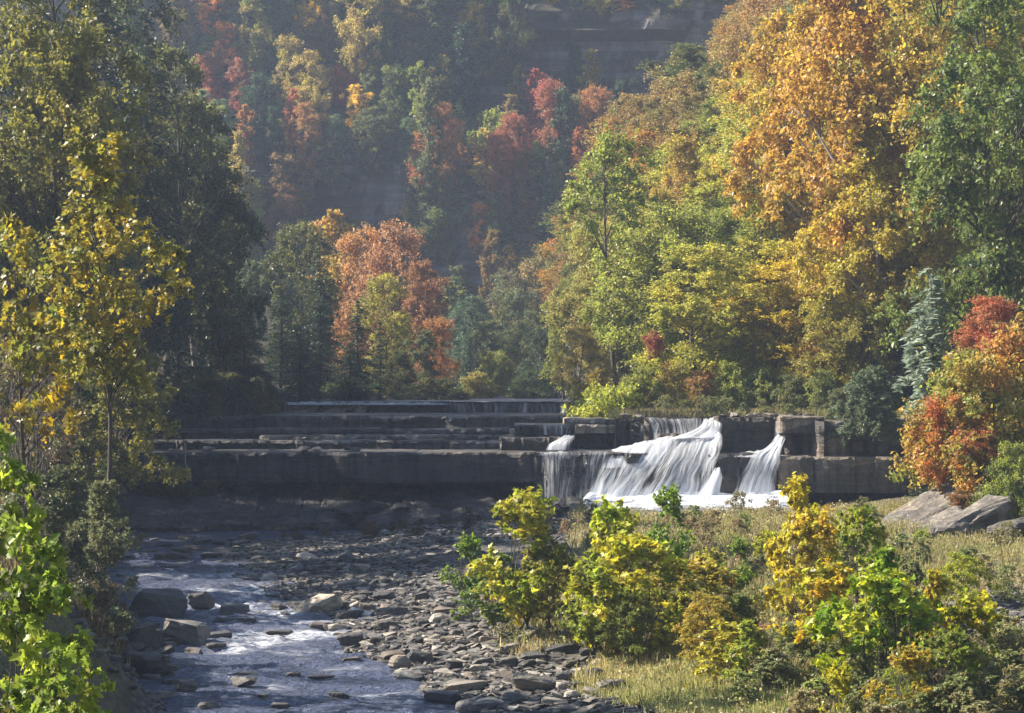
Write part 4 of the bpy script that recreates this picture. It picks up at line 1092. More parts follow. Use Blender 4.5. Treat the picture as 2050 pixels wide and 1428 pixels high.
K['sap'] = [broadleaf(101, 3, 2.6, 0.05, 105, 'bush', 0.14, lump=0.17, stems=4, limbs=60, twigs=5, per=7, twl=1.6, sparse=0.14, tmpl='lo', mat='leaf_big', size_var=0.3, r0=0.035, mixscale=0.8),
            broadleaf(102, 3, 2.4, 0.05, 105, 'wavy', 0.135, lump=0.17, stems=5, limbs=60, twigs=5, per=7, twl=1.6, sparse=0.14, tmpl='lo', mat='leaf_big', size_var=0.3, r0=0.035, asym=0.5, mixscale=0.9),
            broadleaf(103, 3, 2.2, 0.03, 90, 'cone', 0.14, lump=0.18, stems=3, limbs=60, twigs=5, per=7, twl=1.6, sparse=0.14, tmpl='lo', mat='leaf_big', size_var=0.3, r0=0.035, asym=0.4, mixscale=0.8)]
K['weed'] = [broadleaf(111, 1, 1.0, 0.02, 60, 'bush', 0.055, lump=0.22, stems=8, limbs=40, twigs=6, per=9, size_var=0.4, r0=0.012, asym=0.5, mixscale=0.8, bark='twig'),
             broadleaf(112, 1, 0.8, 0.05, 46, 'wavy', 0.06, lump=0.24, stems=7, limbs=40, twigs=6, per=8, size_var=0.4, r0=0.012, asym=0.5, bark='twig'),
             broadleaf(113, 1, 1.2, 0.02, 60, 'bush', 0.045, lump=0.20, stems=9, limbs=40, twigs=6, per=10, size_var=0.5, r0=0.012, asym=0.6, bark='twig')]
K['shrub'] = [broadleaf(121, 3.4, 3, 0.03, 90, 'bush', 0.075, lump=0.22, stems=6, limbs=50, twigs=12, per=18, size_var=0.4, r0=0.04, asym=0.4, bark='twig'),
              broadleaf(122, 3.4, 2.8, 0.03, 80, 'wavy', 0.08, lump=0.24, stems=5, limbs=50, twigs=12, per=16, size_var=0.4, r0=0.04, asym=0.5, bark='twig')]

K['high'] = [broadleaf(151, 18, 7, 0.60, 60, 'oval', 0.19, lump=0.28, twigs=12, per=24, bark='bark_pale', asym=0.5), broadleaf(152, 18, 7, 0.50, 70, 'wavy', 0.18, lump=0.28, twigs=12, per=24, bark='bark', asym=0.5)]

K['silver'] = [conifer(64, 6, 3, 20, 0.02, 46, 0.42, 0.9, 0.4, 5, 'leaf', False)]
import itertools
RS = np.random.RandomState(4)
# ---------------- far gorge wall: trees standing on its ledges
def on_hill(kind, px, yb, ytop, wpx, ca, cb, label, name='autumn_tree', group='trees on the far gorge wall', out=-1.6):
    h = hill_hit(px, yb)
    if h is None: return
    Y = h.y + out
    H = max((yb - ytop) * Y / F, 1.5)
    dn = 1.9 * max(-out, 0)
    put(kind, h.x, Y, H * 1.08 + 0.6 + dn, wpx * 1.15 * Y / F, ca, cb, label, 'tree', name, group, z=h.z - 0.6 - dn)
m0, m1, m2 = K['maple']; s0, s1 = K['slim']; h0, h1, h2 = K['hemlock']; b0_, b1_ = K['bush']; t0_, t1_ = K['tall']
HILL = [
 (m0, 722, 105, -30, 105, TANL, YEL, 'tan-gold tree at the top of the gorge wall, left of centre'),
 (s0, 768, 70, -10, 60, GG, LG, 'grey-green narrow tree right of the tan-gold one at the top'),
 (s1, 925, 200, 60, 66, DG, TEAL, 'dark green cone tree high on the wall below the cliff corner'),
 (s0, 888, 205, 118, 26, TANL, YG, 'thin tan tree hugging the left side of the dark cone tree'),
 (m1, 795, 215, 138, 76, YG, GG, 'pale green rounded tree in the middle of the wall'),
 (s0, 843, 250, 134, 56, YG, LG, 'tall pale yellow-green tree in the middle of the wall'),
 (s1, 735, 135, 98, 30, YG, LG, 'tiny yellow-green tree under the tan-gold one'),
 (b0_, 693, 160, 142, 24, PINK, RED, 'tiny crimson shrub on the left of the wall'),
 (m2, 750, 300, 222, 104, GG, OL, 'wide grey-green tree above the lower bare cliff'),
 (m0, 886, 325, 215, 100, BRZ, ORG, 'bronze-orange tree in the middle of the wall'),
 (b0_, 862, 300, 268, 46, ORG, RED, 'small red-orange crown in front of the bronze-orange tree'),
 (m1, 872, 430, 343, 110, GG, LG, 'broad green tree below the bronze-orange one'),
 (s1, 860, 330, 170, 60, OL, GG, 'olive tree behind the bronze-orange one'),
 (b1_, 985, 275, 228, 46, YG, LG, 'little bright yellow-green tree right of the bronze-orange one'),
 (s0, 1036, 185, 138, 34, TANL, YG, 'small ochre tree under the upper cliff'),
 (s0, 1072, 225, 146, 52, RED, PINK, 'tall crimson tree near the centre of the wall'),
 (m1, 1098, 290, 172, 84, PINK, BRZ, 'pinkish-red bushy tree joined to the right of the crimson one'),
 (s1, 1125, 320, 185, 66, GG, DG, 'dull green tree right of the pinkish-red one'),
 (m0, 1025, 320, 235, 74, RUST, RED, 'rust-red tree left of the pinkish-red one'),
 (m2, 1000, 385, 275, 72, RED, BRZ, 'red and bronze tree lowest of the red ones'),
 (s0, 1052, 400, 310, 56, BRZ, OL, 'brownish tree beside the lowest red tree'),
 (h1, 1098, 500, 330, 92, (0.06, 0.11, 0.07), TEAL, 'tall blue-green conifer right of the lowest red tree'),
 (s1, 995, 520, 395, 76, OL, GG, 'tall olive tree below the lowest red tree'),
 (s0, 988, 590, 470, 60, BRZ, OL, 'brownish-green tree at the foot of the wall'),
 (s1, 1180, 200, 108, 76, GOLD, OL, 'gold-topped tree beneath the big bare cliff'),
 (m1, 1192, 300, 185, 76, ORG, BRZ, 'orange tree directly below the gold-topped one'),
 (s0, 1160, 340, 262, 56, ORG, RED, 'red-orange tree left of the orange one'),
 (m0, 1250, 235, 162, 84, GG, TEAL, 'grey-green round tree at the foot of the big bare cliff'),
 (m2, 1340, 240, 160, 96, BROWN, TANL, 'brown-tan tree beneath the right end of the bare cliff'),
 (m1, 1300, 300, 200, 80, BRZ, OL, 'dull bronze tree below the brown-tan one'),
 (s0, 362, 160, -20, 96, TANL, GG, 'tall grey-tan tree at the top left of the wall'),
 (m0, 512, 90, 8, 54, YG, TANL, 'pale grey-yellow tree near the top left'),
 (s1, 515, 135, 80, 34, OL, YG, 'small olive tree below the pale grey-yellow one'),
 (m1, 420, 185, 116, 60, ORG, PINK, 'orange and pink tree at the left of the wall'),
 (m2, 482, 210, 126, 76, PINK, BROWN, 'magenta-topped tree right of the orange and pink one'),
 (m0, 520, 240, 155, 74, DG, TEAL, 'dark green round tree below the magenta-topped one'),
 (m1, 585, 180, 82, 90, TANL, YEL, 'tan upper crown left of the golden tree'),
 (m0, 622, 220, 112, 84, YEL, TANL, 'golden tree, brightest on the left of the wall'),
 (s0, 592, 260, 185, 44, RED, ORG, 'bright red narrow tree below the golden one'),
 (m2, 618, 320, 215, 72, TANL, ORG, 'orange-tan tree under the golden one'),
 (s0, 493, 300, 218, 56, ORG, BRZ, 'orange cone tree left of the bright red one'),
 (s1, 480, 345, 268, 60, YEL, TANL, 'yellow-tan tree below the orange cone one'),
 (s1, 552, 320, 222, 52, TEAL, DG, 'teal conifer-like tree between the orange ones'),
 (m1, 580, 385, 312, 100, TANL, BROWN, 'tan-brown wide tree above the lower cliff'),
 (m0, 575, 460, 374, 58, RUST, BROWN, 'rusty thin crown against the lower cliff'),
 (m1, 505, 460, 366, 84, OL, YG, 'olive-yellow tree left of the rusty thin one'),
 (s1, 1150, 130, 70, 40, DG, GG, 'dark small tree on the left part of the bare cliff'),
 (m1, 1020, 90, -20, 90, DG, OL, 'dark olive tree above the left end of the cliff'),
 (m2, 880, 80, -30, 110, GG, OL, 'grey-green big tree at the top of the wall in the middle'),
 (b0_, 1395, 185, 135, 50, GG, TEAL, 'grey-green bush at the right foot of the bare cliff'),
]
for k_, px, yb, yt, w_, ca, cb, lab in HILL:
    on_hill(k_, px, yb, yt, w_, ca, cb, lab, 'hemlock_tree' if k_ in K['hemlock'] else 'autumn_tree')
fill = [(GG, TEAL), (GG, OL), (OL, GG), (TEAL, OL), (BROWN, OL), (TEAL, GG), (OL, BROWN), (GG, TANL), (OL, BRZ), (GG, LG), (GOLD, OL), (TANL, YG), (ORG, BROWN), (YG, GG)]
cells = []
for py in np.arange(-40, 640, 44):
    for px in np.arange(260, 1480, 50):
        cells.append((px + RS.uniform(-17, 17), py + RS.uniform(-13, 13)))
nfill = 0
for px, py in cells:
    if 1030 < px < 1480 and -30 < py < 205: continue          # upper bare cliff
    if 640 < px < 890 and 350 < py < 560 and RS.rand() < 0.8: continue   # lower bare cliff
    if 860 < px < 960 and 480 < py < 600 and RS.rand() < 0.6: continue
    if py > 190 and px > 1230: continue
    if px < 520 and py > 480: continue
    if py > 420 and 900 > px and RS.rand() < 0.4: continue
    k_ = [m0, m1, m2, s0, s1, h0, h2, s1][RS.randint(8)]
    ca, cb = fill[RS.randint(len(fill))]
    j = RS.uniform(1.3, 2.9)
    ca = tuple(c * j for c in ca)
    h_ = RS.uniform(60, 96); w_ = h_ * RS.uniform(0.6, 0.95)
    if any(abs(px - q[1]) < 0.36 * (q[4] + w_) and py - h_ * 0.45 < q[2] - 0.3 * (q[2] - q[3]) and py + h_ * 0.55 > q[2] - 4 for q in HILL) or nfill >= 288: continue
    on_hill(k_, px, py + h_ * 0.55, py - h_ * 0.45, w_, ca, cb, 'muted green or brown tree among many shaded ones on the far gorge wall', 'woodland_tree' if k_ not in K['hemlock'] else 'hemlock_tree', 'muted trees on the far gorge wall', out=-0.4)
    nfill += 1
print('hill fill', nfill)

# ---------------- valley floor behind the falls
p_ = putp
p_(m0, 790, 440, 150, 172, (0.30, 0.17, 0.09), (0.42, 0.22, 0.09), 'large rust-orange tree rising behind the dark hemlocks')
p_(m1, 720, 455, 130, 176, ORG, TANL, 'orange tree with a tan top left of the large rust-orange one')
p_(m2, 850, 520, 110, 168, RUST, BRZ, 'brick-red crown at the right flank of the large rust-orange tree')
p_(s0, 668, 418, 70, 180, YEL, ORG, 'small yellow tree peeking over the orange trees')
p_(m1, 880, 635, 100, 160, ORG, BRZ, 'orange-brown lower tree left of the valley opening')
p_(m0, 770, 545, 90, 152, OL, YEL, 'yellowish olive tree in front of the rust-orange one')
p_(m0, 600, 440, 140, 158, (0.07, 0.09, 0.03), OL, 'olive-green tree top catching light above the hemlocks')
p_(h1, 640, 470, 120, 150, (0.07, 0.09, 0.04), OL, 'olive feathery hemlock below the orange trees', 'hemlock_tree')
p_(m2, 500, 520, 110, 150, GG, (0.16, 0.18, 0.10), 'pale grey-green round tree among the dark hemlocks')
p_(m1, 430, 440, 130, 160, DG, OL, 'dark tree left of the pale grey-green one')
for i, (px, yt, w_, Y) in enumerate([(420, 520, 150, 138), (490, 590, 150, 132), (560, 540, 140, 142), (640, 560, 150, 138), (715, 600, 130, 140), (760, 640, 110, 143), (350, 480, 160, 135), (300, 420, 170, 140), (600, 650, 130, 131), (700, 690, 120, 132)]):
    p_(K['hemlock'][i % 3], px, yt, w_, Y, DG, TEAL, 'dark hemlock in the shaded stand behind the left wall', 'hemlock_tree', group='shaded hemlocks behind the left wall')
p_(m1, 430, 640, 140, 128, DG, BROWN, 'brownish dark tree just behind the left end of the shelf')
p_(b0_, 410, 735, 130, 127, DG, GR, 'dark round bush at the left end of the upper ledge', 'bush', 'bush')
p_(b1_, 500, 730, 120, 129, (0.05, 0.06, 0.02), DG, 'brownish dark bush left of the tan block', 'bush', 'bush')
p_(m2, 850, 660, 100, 148, OL, GG, 'olive tree near the left side of the valley opening')
p_(m1, 800, 700, 100, 142, OL, DG, 'olive bushy tree above the left part of the upper ledge')
p_(b0_, 870, 755, 140, 138, DG, OL, 'dark low bush at the water line left of the opening', 'bush', 'bush')
p_(b1_, 700, 760, 120, 134, DG, GR, 'shaded low bush over the dark ledge', 'bush', 'bush')
p_(m0, 945, 590, 110, 190, TEAL, GG, 'blue-green tree at the back of the valley opening')
p_(m1, 1030, 575, 140, 195, GG, OL, 'grey-green wide tree at the back of the valley opening')
p_(m2, 985, 640, 120, 178, GG, OL, 'soft green tree in the middle of the valley opening')
p_(m0, 1065, 620, 130, 172, OL, GG, 'olive-green tree right of the soft green one')
p_(b0_, 995, 700, 100, 160, YG, OL, 'yellow-green rounded bush in the middle of the opening', 'bush', 'bush')
p_(b1_, 955, 745, 70, 158, YG, TANL, 'small yellowish bush by the water at the opening', 'bush', 'bush')
p_(m1, 1080, 655, 110, 158, DG, GG, 'dark green tree on the shaded right side of the opening')
p_(b0_, 1070, 740, 110, 152, DG, GR, 'dark low bush right of the yellow-green rounded one', 'bush', 'bush')
p_(m0, 1075, 510, 90, 205, TANL, OL, 'ochre-topped tree high behind the valley opening')
p_(m2, 1130, 480, 90, 200, OL, GG, 'olive tree at the foot of the blue-green conifer')
p_(m1, 1020, 540, 120, 205, GG, BROWN, 'grey-green tree at the foot of the gorge wall')
p_(m1, 920, 620, 80, 200, GG, TEAL, 'teal-grey tree beside the orange-brown lower one')

# ---------------- right bank wood
p_(K['open'][0], 1235, 255, 250, 122, YG, (0.24, 0.28, 0.06), 'tall thin-leaved yellow-green tree with a bare dark lower trunk', rz=0.4)
p_(K['open'][0], 1275, 430, 190, 127, YG, YEL, 'second thin-leaved tree close behind the tall one', rz=2.4)
p_(m1, 1180, 440, 150, 130, YG, TANL, 'yellow-tan tree on the left edge of the right-bank wood')
p_(m0, 1165, 650, 130, 120, TANL, YEL, 'low tan-yellow tree hanging over the upper creek')
p_(m2, 1130, 560, 120, 138, YG, OL, 'pale olive tree at the left edge of the right-bank wood')
p_(t0_, 1370, 265, 170, 134, BRZ, YEL, 'bronze and yellow tree rising behind the thin-leaved ones')
p_(t1_, 1330, 190, 170, 165, OL, BRZ, 'olive-brown tree high in the right-bank wood')
p_(t0_, 1430, 210, 160, 160, OL, TANL, 'tan-olive tree right of the olive-brown one')
p_(t1_, 1270, 265, 140, 170, GG, OL, 'grey-green tree behind the tall thin-leaved one')
p_(m1, 1460, 190, 110, 175, BRZ, ORG, 'bronze tree below the cliff corner at the right')
p_(t0_, 1500, 130, 120, 172, OL, ORG, 'olive and orange tree at the cliff corner')
p_(m0, 1515, 150, 90, 150, ORG, RED, 'bright orange-red crown left of the big golden tree')
p_(t1_, 1580, 180, 180, 140, GR, GG, 'fresh green tree behind the big golden tree')
p_(m0, 1440, 370, 100, 140, ORG, TANL, 'orange crown in the middle of the right-bank wood')
p_(m2, 1500, 360, 80, 138, RUST, ORG, 'rust crown behind the bright yellow-green tree')
p_(s0, 1600, 300, 80, 136, RUST, BROWN, 'rust-brown crown between the green and the golden tree')
p_(K['weep'][0], 1580, 335, 200, 122, YG, (0.40, 0.36, 0.05), 'bright yellow-green drooping tree in the middle of the wood')
p_(K['weep'][0], 1430, 410, 190, 124, LG, YG, 'fresh green drooping tree left of the bright yellow-green one')
p_(m1, 1350, 420, 140, 132, YG, BRZ, 'mottled yellow-brown tree behind the fresh green drooping one')
p_(m0, 1500, 470, 170, 117, YEL, YG, 'yellow tree below the bright drooping one')
p_(m1, 1620, 470, 180, 115, YEL, GOLD, 'deep yellow tree in the lower middle of the wood')
p_(m2, 1400, 560, 170, 118, (0.24, 0.21, 0.10), OL, 'greyish thin-leaved tree above the grass bank')
p_(m0, 1560, 570, 160, 112, GOLD, YG, 'orange-yellow tree above the grass bank')
p_(m2, 1480, 620, 150, 112, YG, YEL, 'yellow-green low tree above the grass bank')
p_(m1, 1660, 590, 180, 109, YEL, OL, 'yellow and olive tree right of the orange-yellow one')
p_(b1_, 1310, 662, 50, 113, (0.3, 0.06, 0.04), RUST, 'little dark red bush by the thin-leaved trunk', 'bush', 'bush', yb=722)
p_(m0, 1340, 600, 130, 121, YG, OL, 'yellowish olive tree right of the dark lower trunk')
p_(K['tall'][0], 1715, -120, 330, 112, (0.50, 0.33, 0.05), (0.38, 0.22, 0.06), 'towering golden-brown tree whose crown leaves the top of the frame', rz=1.0)
p_(K['tall'][1], 1850, -100, 330, 110, (0.52, 0.38, 0.06), (0.28, 0.24, 0.06), 'big orange-gold tree leaning over the right bank with pale limbs', rz=0.2)
p_(K['tall'][0], 1740, 230, 300, 109, (0.52, 0.38, 0.05), (0.34, 0.32, 0.05), 'broad yellow-gold tree below the towering ones', rz=3.0)
p_(K['tall'][1], 1870, 330, 230, 108, YEL, (0.33, 0.28, 0.05), 'yellow tree low at the right above the silvery conifer', rz=4.4)
p_(t0_, 1630, -10, 180, 118, (0.46, 0.25, 0.05), (0.42, 0.34, 0.05), 'orange branch-like crown reaching left at the top')
p_(m2, 1560, 20, 100, 130, (0.44, 0.24, 0.05), (0.42, 0.34, 0.05), 'rust-orange crown tip against the grey cliff')
p_(t1_, 1985, -60, 230, 92, LG, GR, 'tall fresh green tree at the top right edge', rz=1.7)
p_(t0_, 2050, 120, 200, 96, GR, LG, 'green tree cut by the right edge of the frame')
p_(t1_, 1900, -80, 200, 118, LG, YG, 'yellowish-green tree behind the tall fresh green one')
p_(m1, 1990, 420, 170, 100, (0.12, 0.12, 0.06), DG, 'dull dark tree at the right edge under the fresh green one')
p_(m0, 1730, 600, 160, 108, OL, YEL, 'olive-yellow tree beside the dark trunk gap')
p_(m1, 1800, 640, 130, 108, (0.06, 0.06, 0.03), OL, 'shaded dark shrubby tree behind the silvery conifer')
p_(K['silver'][0], 1862, 530, 150, 90, (0.27, 0.32, 0.25), (0.2, 0.25, 0.18), 'silvery drooping conifer beside the red maple', 'conifer_tree', rz=1.0, yb=800)
p_(h0, 1905, 560, 110, 97, DG, GR, 'dark conifer just right of the silvery one', 'conifer_tree')
p_(K['juniper'][0], 1745, 735, 140, 101.5, (0.13, 0.17, 0.10), GG, 'grey-green juniper spilling over the cliff top', 'juniper_shrub', 'shrub', yb=872)
p_(K['juniper'][0], 1690, 775, 80, 104, (0.15, 0.18, 0.10), OL, 'smaller grey-green shrub left of the juniper', 'juniper_shrub', 'shrub', yb=838)
for i, (px, yt, w_, Y, a, b_, lab) in enumerate([
    (1228, 758, 60, 110, (0.40, 0.42, 0.05), YG, 'bright yellow-green bush nearest the upper creek on the grass bank'),
    (1290, 735, 90, 111, YG, OL, 'yellow-green bush behind the bright one'), (1350, 720, 100, 112, YG, BRZ, 'mottled bush in the middle of the grass bank'),
    (1410, 740, 80, 110.5, OL, ORG, 'olive bush with orange tips on the grass bank'), (1460, 720, 90, 110.5, LG, YG, 'fresh green sapling on the grass bank'),
    (1530, 735, 90, 110, YG, GG, 'yellow-green bush above the notch of the right-hand waterfall'), (1590, 745, 90, 109, GG, OL, 'grey-green bush on the grass bank'),
    (1650, 740, 90, 108, (0.15, 0.18, 0.09), YG, 'pale green bush left of the small shrub at the cliff top'), (1200, 735, 80, 118, GOLD, OL, 'ochre bush by the upper creek'),
    (1650, 660, 90, 110, YEL, ORG, 'yellow-orange bush above the grass bank')]):
    p_(K['bush'][i % 2], px, yt, w_, Y, a, b_, lab, 'bush', 'bush')
# red maple shrubs at the right
big_red = broadleaf(81, 4.6, 5.2, 0.05, 70, 'bush', 0.13, lump=0.30, stems=4, limbs=30, twigs=13, per=22, mixscale=0.9, asym=0.35)
p_(big_red, 1950, 690, 300, 84, (0.24, 0.30, 0.06), (0.50, 0.27, 0.06), 'orange and green maple shrub leaning over the tilted slabs', 'maple_shrub', 'shrub', rz=0.3, yb=985)
p_(big_red, 1900, 780, 170, 83, (0.36, 0.30, 0.05), (0.50, 0.14, 0.06), 'red-tipped maple shrub in front of the larger orange one', 'maple_shrub', 'shrub', rz=2.3, yb=960)
p_(b0_, 1985, 590, 150, 88, (0.44, 0.11, 0.07), (0.36, 0.20, 0.08), 'scarlet maple shrub highest at the right edge', 'maple_shrub', 'shrub', yb=700)
p_(big_red, 2040, 620, 200, 87, YG, ORG, 'yellow-green maple shrub cut by the right edge', 'maple_shrub', 'shrub', rz=4.0)
p_(b1_, 1955, 860, 120, 82, (0.50, 0.13, 0.08), (0.30, 0.30, 0.06), 'deep red low maple shrub over the slabs', 'maple_shrub', 'shrub', yb=960)
p_(b0_, 2030, 880, 130, 80, GR, YG, 'green low shrub at the right edge beside the slabs', 'shrub', 'shrub', yb=1040)
p_(b1_, 1925, 980, 70, 81, (0.30, 0.10, 0.05), OL, 'small reddish shrub growing on the tilted slabs', 'shrub', 'shrub', yb=1035)
for i, (px, yt, yb, w_, Y) in enumerate([(2020, 400, 620, 130, 93)]):
    p_(bare(91, 6, 4, 16, 9, 0.04), px, yt, w_, Y, GR, GR, 'leafless grey tangle of twigs at the right edge', 'bare_shrub', 'shrub', yb=yb, parts=('stems', 'crown'))

# ---------------- left bank
LB = (0.20, 0.19, 0.03)
p_(t1_, 70, -150, 330, 78, LB, OL, 'large olive-green tree filling the top left corner', rz=0.6)
p_(K['high'][1], 150, 60, 250, 78, (0.28, 0.24, 0.03), OL, 'mottled olive-gold tree in front of the dark hemlocks', rz=2.0)
p_(h1, 190, -160, 260, 112, DG, (0.02, 0.035, 0.02), 'tallest dark hemlock at the upper left', 'hemlock_tree', rz=0.2)
p_(h1, 290, 20, 260, 116, DG, (0.05, 0.06, 0.02), 'dark hemlock right of the tallest one', 'hemlock_tree', rz=1.3)
p_(t1_, 330, 80, 220, 118, OL, DG, 'dark olive tree with lit upper left twigs beside the hemlocks')
p_(t0_, 400, 200, 170, 122, DG, OL, 'dark tree at the right end of the tall left stand')
p_(t1_, 250, -60, 190, 125, DG, OL, 'dark olive tree behind the tallest hemlock')
p_(m1, 435, 370, 130, 124, (0.09, 0.10, 0.03), DG, 'dark green arching tree below the right end of the left stand')
p_(h0, 360, 520, 190, 112, DG, TEAL, 'drooping hemlock over the left end of the ledges', 'hemlock_tree')
p_(h2, 250, 330, 200, 110, DG, OL, 'dark hemlock behind the golden branches', 'hemlock_tree')
p_(m1, 0, 330, 240, 78, LB, OL, 'shaded olive tree at the left edge, middle height')
p_(K['high'][1], 200, 400, 190, 84, (0.15, 0.16, 0.03), OL, 'olive tree behind the thin dark trunk')
p_(m0, 50, 500, 240, 80, (0.10, 0.11, 0.03), OL, 'dull green tree low at the left edge')
p_(m2, 290, 600, 150, 114, DG, OL, 'shaded tree near the left end of the shelf')

# the closed canopy climbing the right-hand slope
RW = np.random.RandomState(31)
pal = {'low': [(YG, TANL), (YEL, YG), ((0.34, 0.30, 0.07), OL), (YG, OL), (TANL, YEL)],
       'mid': [(YEL, YG), ((0.50, 0.42, 0.05), GOLD), (YG, YEL), (LG, YG), (GOLD, YG)],
       'right': [(GOLD, YEL), (YEL, (0.42, 0.26, 0.04)), ((0.44, 0.32, 0.06), OL), (YG, GOLD), (LG, GR)],
       'back': [(BRZ, OL), (OL, TANL), ((0.3, 0.26, 0.08), BRZ), (GR, OL), (TANL, BRZ), (GG, OL), ((0.44, 0.22, 0.05), OL)]}
nr_ = 0; got = []
for _ in range(6000):
    if nr_ >= 150: break
    Y = 112 + 68 * RW.rand() ** 1.1; px = RW.uniform(1120, 2150)
    X = XofP(px, Y)
    if px < 1120 + (Y - 112) * 0.9 or X < 5.0: continue
    if Y < 119 and px < 1330: continue
    if any((X - a) ** 2 + (Y - b_) ** 2 < 3.0 ** 2 for a, b_ in got): continue
    got.append((X, Y))
    key = 'back' if Y > 150 else ('low' if px < 1350 else ('mid' if px < 1680 else 'right'))
    ca, cb = pal[key][RW.randint(len(pal[key]))]
    H = RW.uniform(6.0, 9.5); W = H * RW.uniform(0.78, 1.0)
    put([m0, m1, m2, K['weep'][0], t1_][RW.randint(5)], X, Y, H, W, np.array(ca) * RW.uniform(0.85, 1.1), cb, 'rounded yellow, gold or olive crown merging into the canopy on the right-hand slope', 'tree', 'autumn_tree', 'canopy trees on the right-hand slope')
    nr_ += 1
print('right fill', nr_)

p_(h0, 140, 240, 200, 97, DG, OL, 'dark hemlock on the left bank beside the pool', 'hemlock_tree', rz=2.2)
p_(h2, 100, 230, 200, 102, DG, TEAL, 'dark hemlock nearest the left end of the rock face', 'hemlock_tree', rz=0.7)
p_(h1, 60, 200, 240, 90, DG, OL, 'dark hemlock deep on the left bank behind the bare stems', 'hemlock_tree', rz=4.7)

p_(t1_, 30, -140, 300, 132, DG, OL, 'dark tree far back in the top left corner', rz=2.2)
p_(h0, 0, 120, 260, 84, DG, OL, 'dark hemlock at the left edge behind the olive trees', 'hemlock_tree', rz=3.3)

p_(b0_, 395, 730, 110, 116, DG, OL, 'dark bush on the left end of the long shelf', 'bush', 'bush')
p_(b1_, 455, 745, 110, 121, (0.05, 0.06, 0.02), OL, 'dark brownish bush behind the long shelf', 'bush', 'bush')
for x_, y_, h_ in ((-27, 92, 21), (-30, 98, 22), (-28, 104, 20)):  # trees added out of view to shade the slope and gravel
    put(t1_, x_, y_, h_, 11, DG, OL, 'unseen tall tree added beyond the frame to shade the slope and gravel', 'tree', 'autumn_tree', 'added shade trees beyond the frame')

for px, Y in ((440, 113), (482, 116), (520, 119), (415, 119)):
    p_([b0_, b1_][px % 2], px, 752, 90, Y, DG, (0.07, 0.07, 0.025), 'dark shaded bush crowding the left end of the upper ledges', 'bush', 'bush', group='shaded bushes at the left end of the upper ledges')
HAZE = 0.00055
# ---------------- left bank, near
gold_tree = broadleaf(131, 9.5, 4.6, 0.34, 110, 'wavy', 0.125, lump=0.20, stems=1, limbs=60, twigs=7, per=9, tmpl='lo', mat='leaf_big', r0=0.065, asym=0.6, mixscale=0.9, size_var=0.3, lean=-0.10)
p_(gold_tree, 215, 265, 360, 48, (0.15, 0.17, 0.035), (0.42, 0.32, 0.04), 'slender golden-leaved tree with a thin dark curved trunk on the left bank', name='sycamore_tree', rz=0.9, yb=1010)
gold2 = broadleaf(132, 7, 4.0, 0.45, 44, 'wavy', 0.15, lump=0.24, stems=1, limbs=34, twigs=6, per=7, tmpl='lo', mat='leaf_big', r0=0.07, asym=0.6, mixscale=0.9, size_var=0.3)
p_(gold2, 60, 430, 300, 50, (0.18, 0.20, 0.03), (0.4, 0.28, 0.02), 'thin-leaved yellow-green sapling at the left edge', name='sycamore_tree', rz=0.2)
s_0, s_1 = K['shrub']; w0_, w1_, w2_ = K['weed']; a0_, a1_, a2_ = K['sap']
p_(s_0, 240, 705, 240, 72, (0.26, 0.24, 0.03), OL, 'arching olive-yellow bush overhanging the left end of the rock face', 'arching_bush', 'bush', rz=1.2, yb=965)
p_(s_1, 150, 760, 200, 70, (0.14, 0.15, 0.03), DG, 'darker green bush behind the thin curved trunk', 'bush', 'bush', rz=2.2, yb=1010)
p_(s_1, 60, 620, 260, 66, (0.15, 0.15, 0.04), BROWN, 'brownish bush behind the bare stems at the left edge', 'bush', 'bush', rz=0.4, yb=980)
p_(bare(92, 3.4, 2.6, 20, 8, 0.022), 70, 690, 190, 54, GR, GR, 'bare tangled stems at the left edge of the bank', 'bare_shrub', 'shrub', yb=1010, parts=('stems', 'crown'))
p_(s_0, 85, 940, 270, 50, (0.14, 0.17, 0.08), (0.10, 0.11, 0.05), 'grey-green rounded shrub on the left bank above the creek', 'shrub', 'shrub', rz=2.0, yb=1270)
p_(s_1, 170, 1010, 150, 55, (0.15, 0.16, 0.08), (0.12, 0.14, 0.06), 'grey-green shrub at the water edge left of the largest boulder', 'shrub', 'shrub', rz=3.0, yb=1240)
p_(s_0, 175, 1150, 170, 52, (0.10, 0.09, 0.05), (0.13, 0.10, 0.06), 'dull brown low shrub above the left shore stones', 'shrub', 'shrub', rz=4.0, yb=1290)
p_(s_1, 150, 930, 180, 64, (0.09, 0.11, 0.04), OL, 'dark green shrub at the foot of the curved trunk', 'shrub', 'shrub', rz=5.0, yb=1120)
p_(s_0, 30, 880, 200, 62, (0.10, 0.12, 0.04), OL, 'dark shrub behind the grey-green one at the left edge', 'shrub', 'shrub', rz=1.0, yb=1120)
p_(s_1, 205, 960, 150, 47.5, (0.13, 0.16, 0.07), (0.16, 0.16, 0.07), 'thin olive shrub hiding the foot of the slender tree', 'shrub', 'shrub', rz=2.6, yb=1130)
# vine hanging over the rock face
vl = [(np.array([P(366 + 3 * math.sin(i * 1.2) + i * 2.0, 880 + i * 12, 100.5)[:] for i in range(8)]), np.full(8, 0.035))]
vV, vF = tubes(vl, 5)
tag(link('hanging_vine', mesh_faces('hanging_vine', vV, [vF], [M['bark_pale']], None, True)), 'single pale vine hanging down the shaded rock face', 'vine')
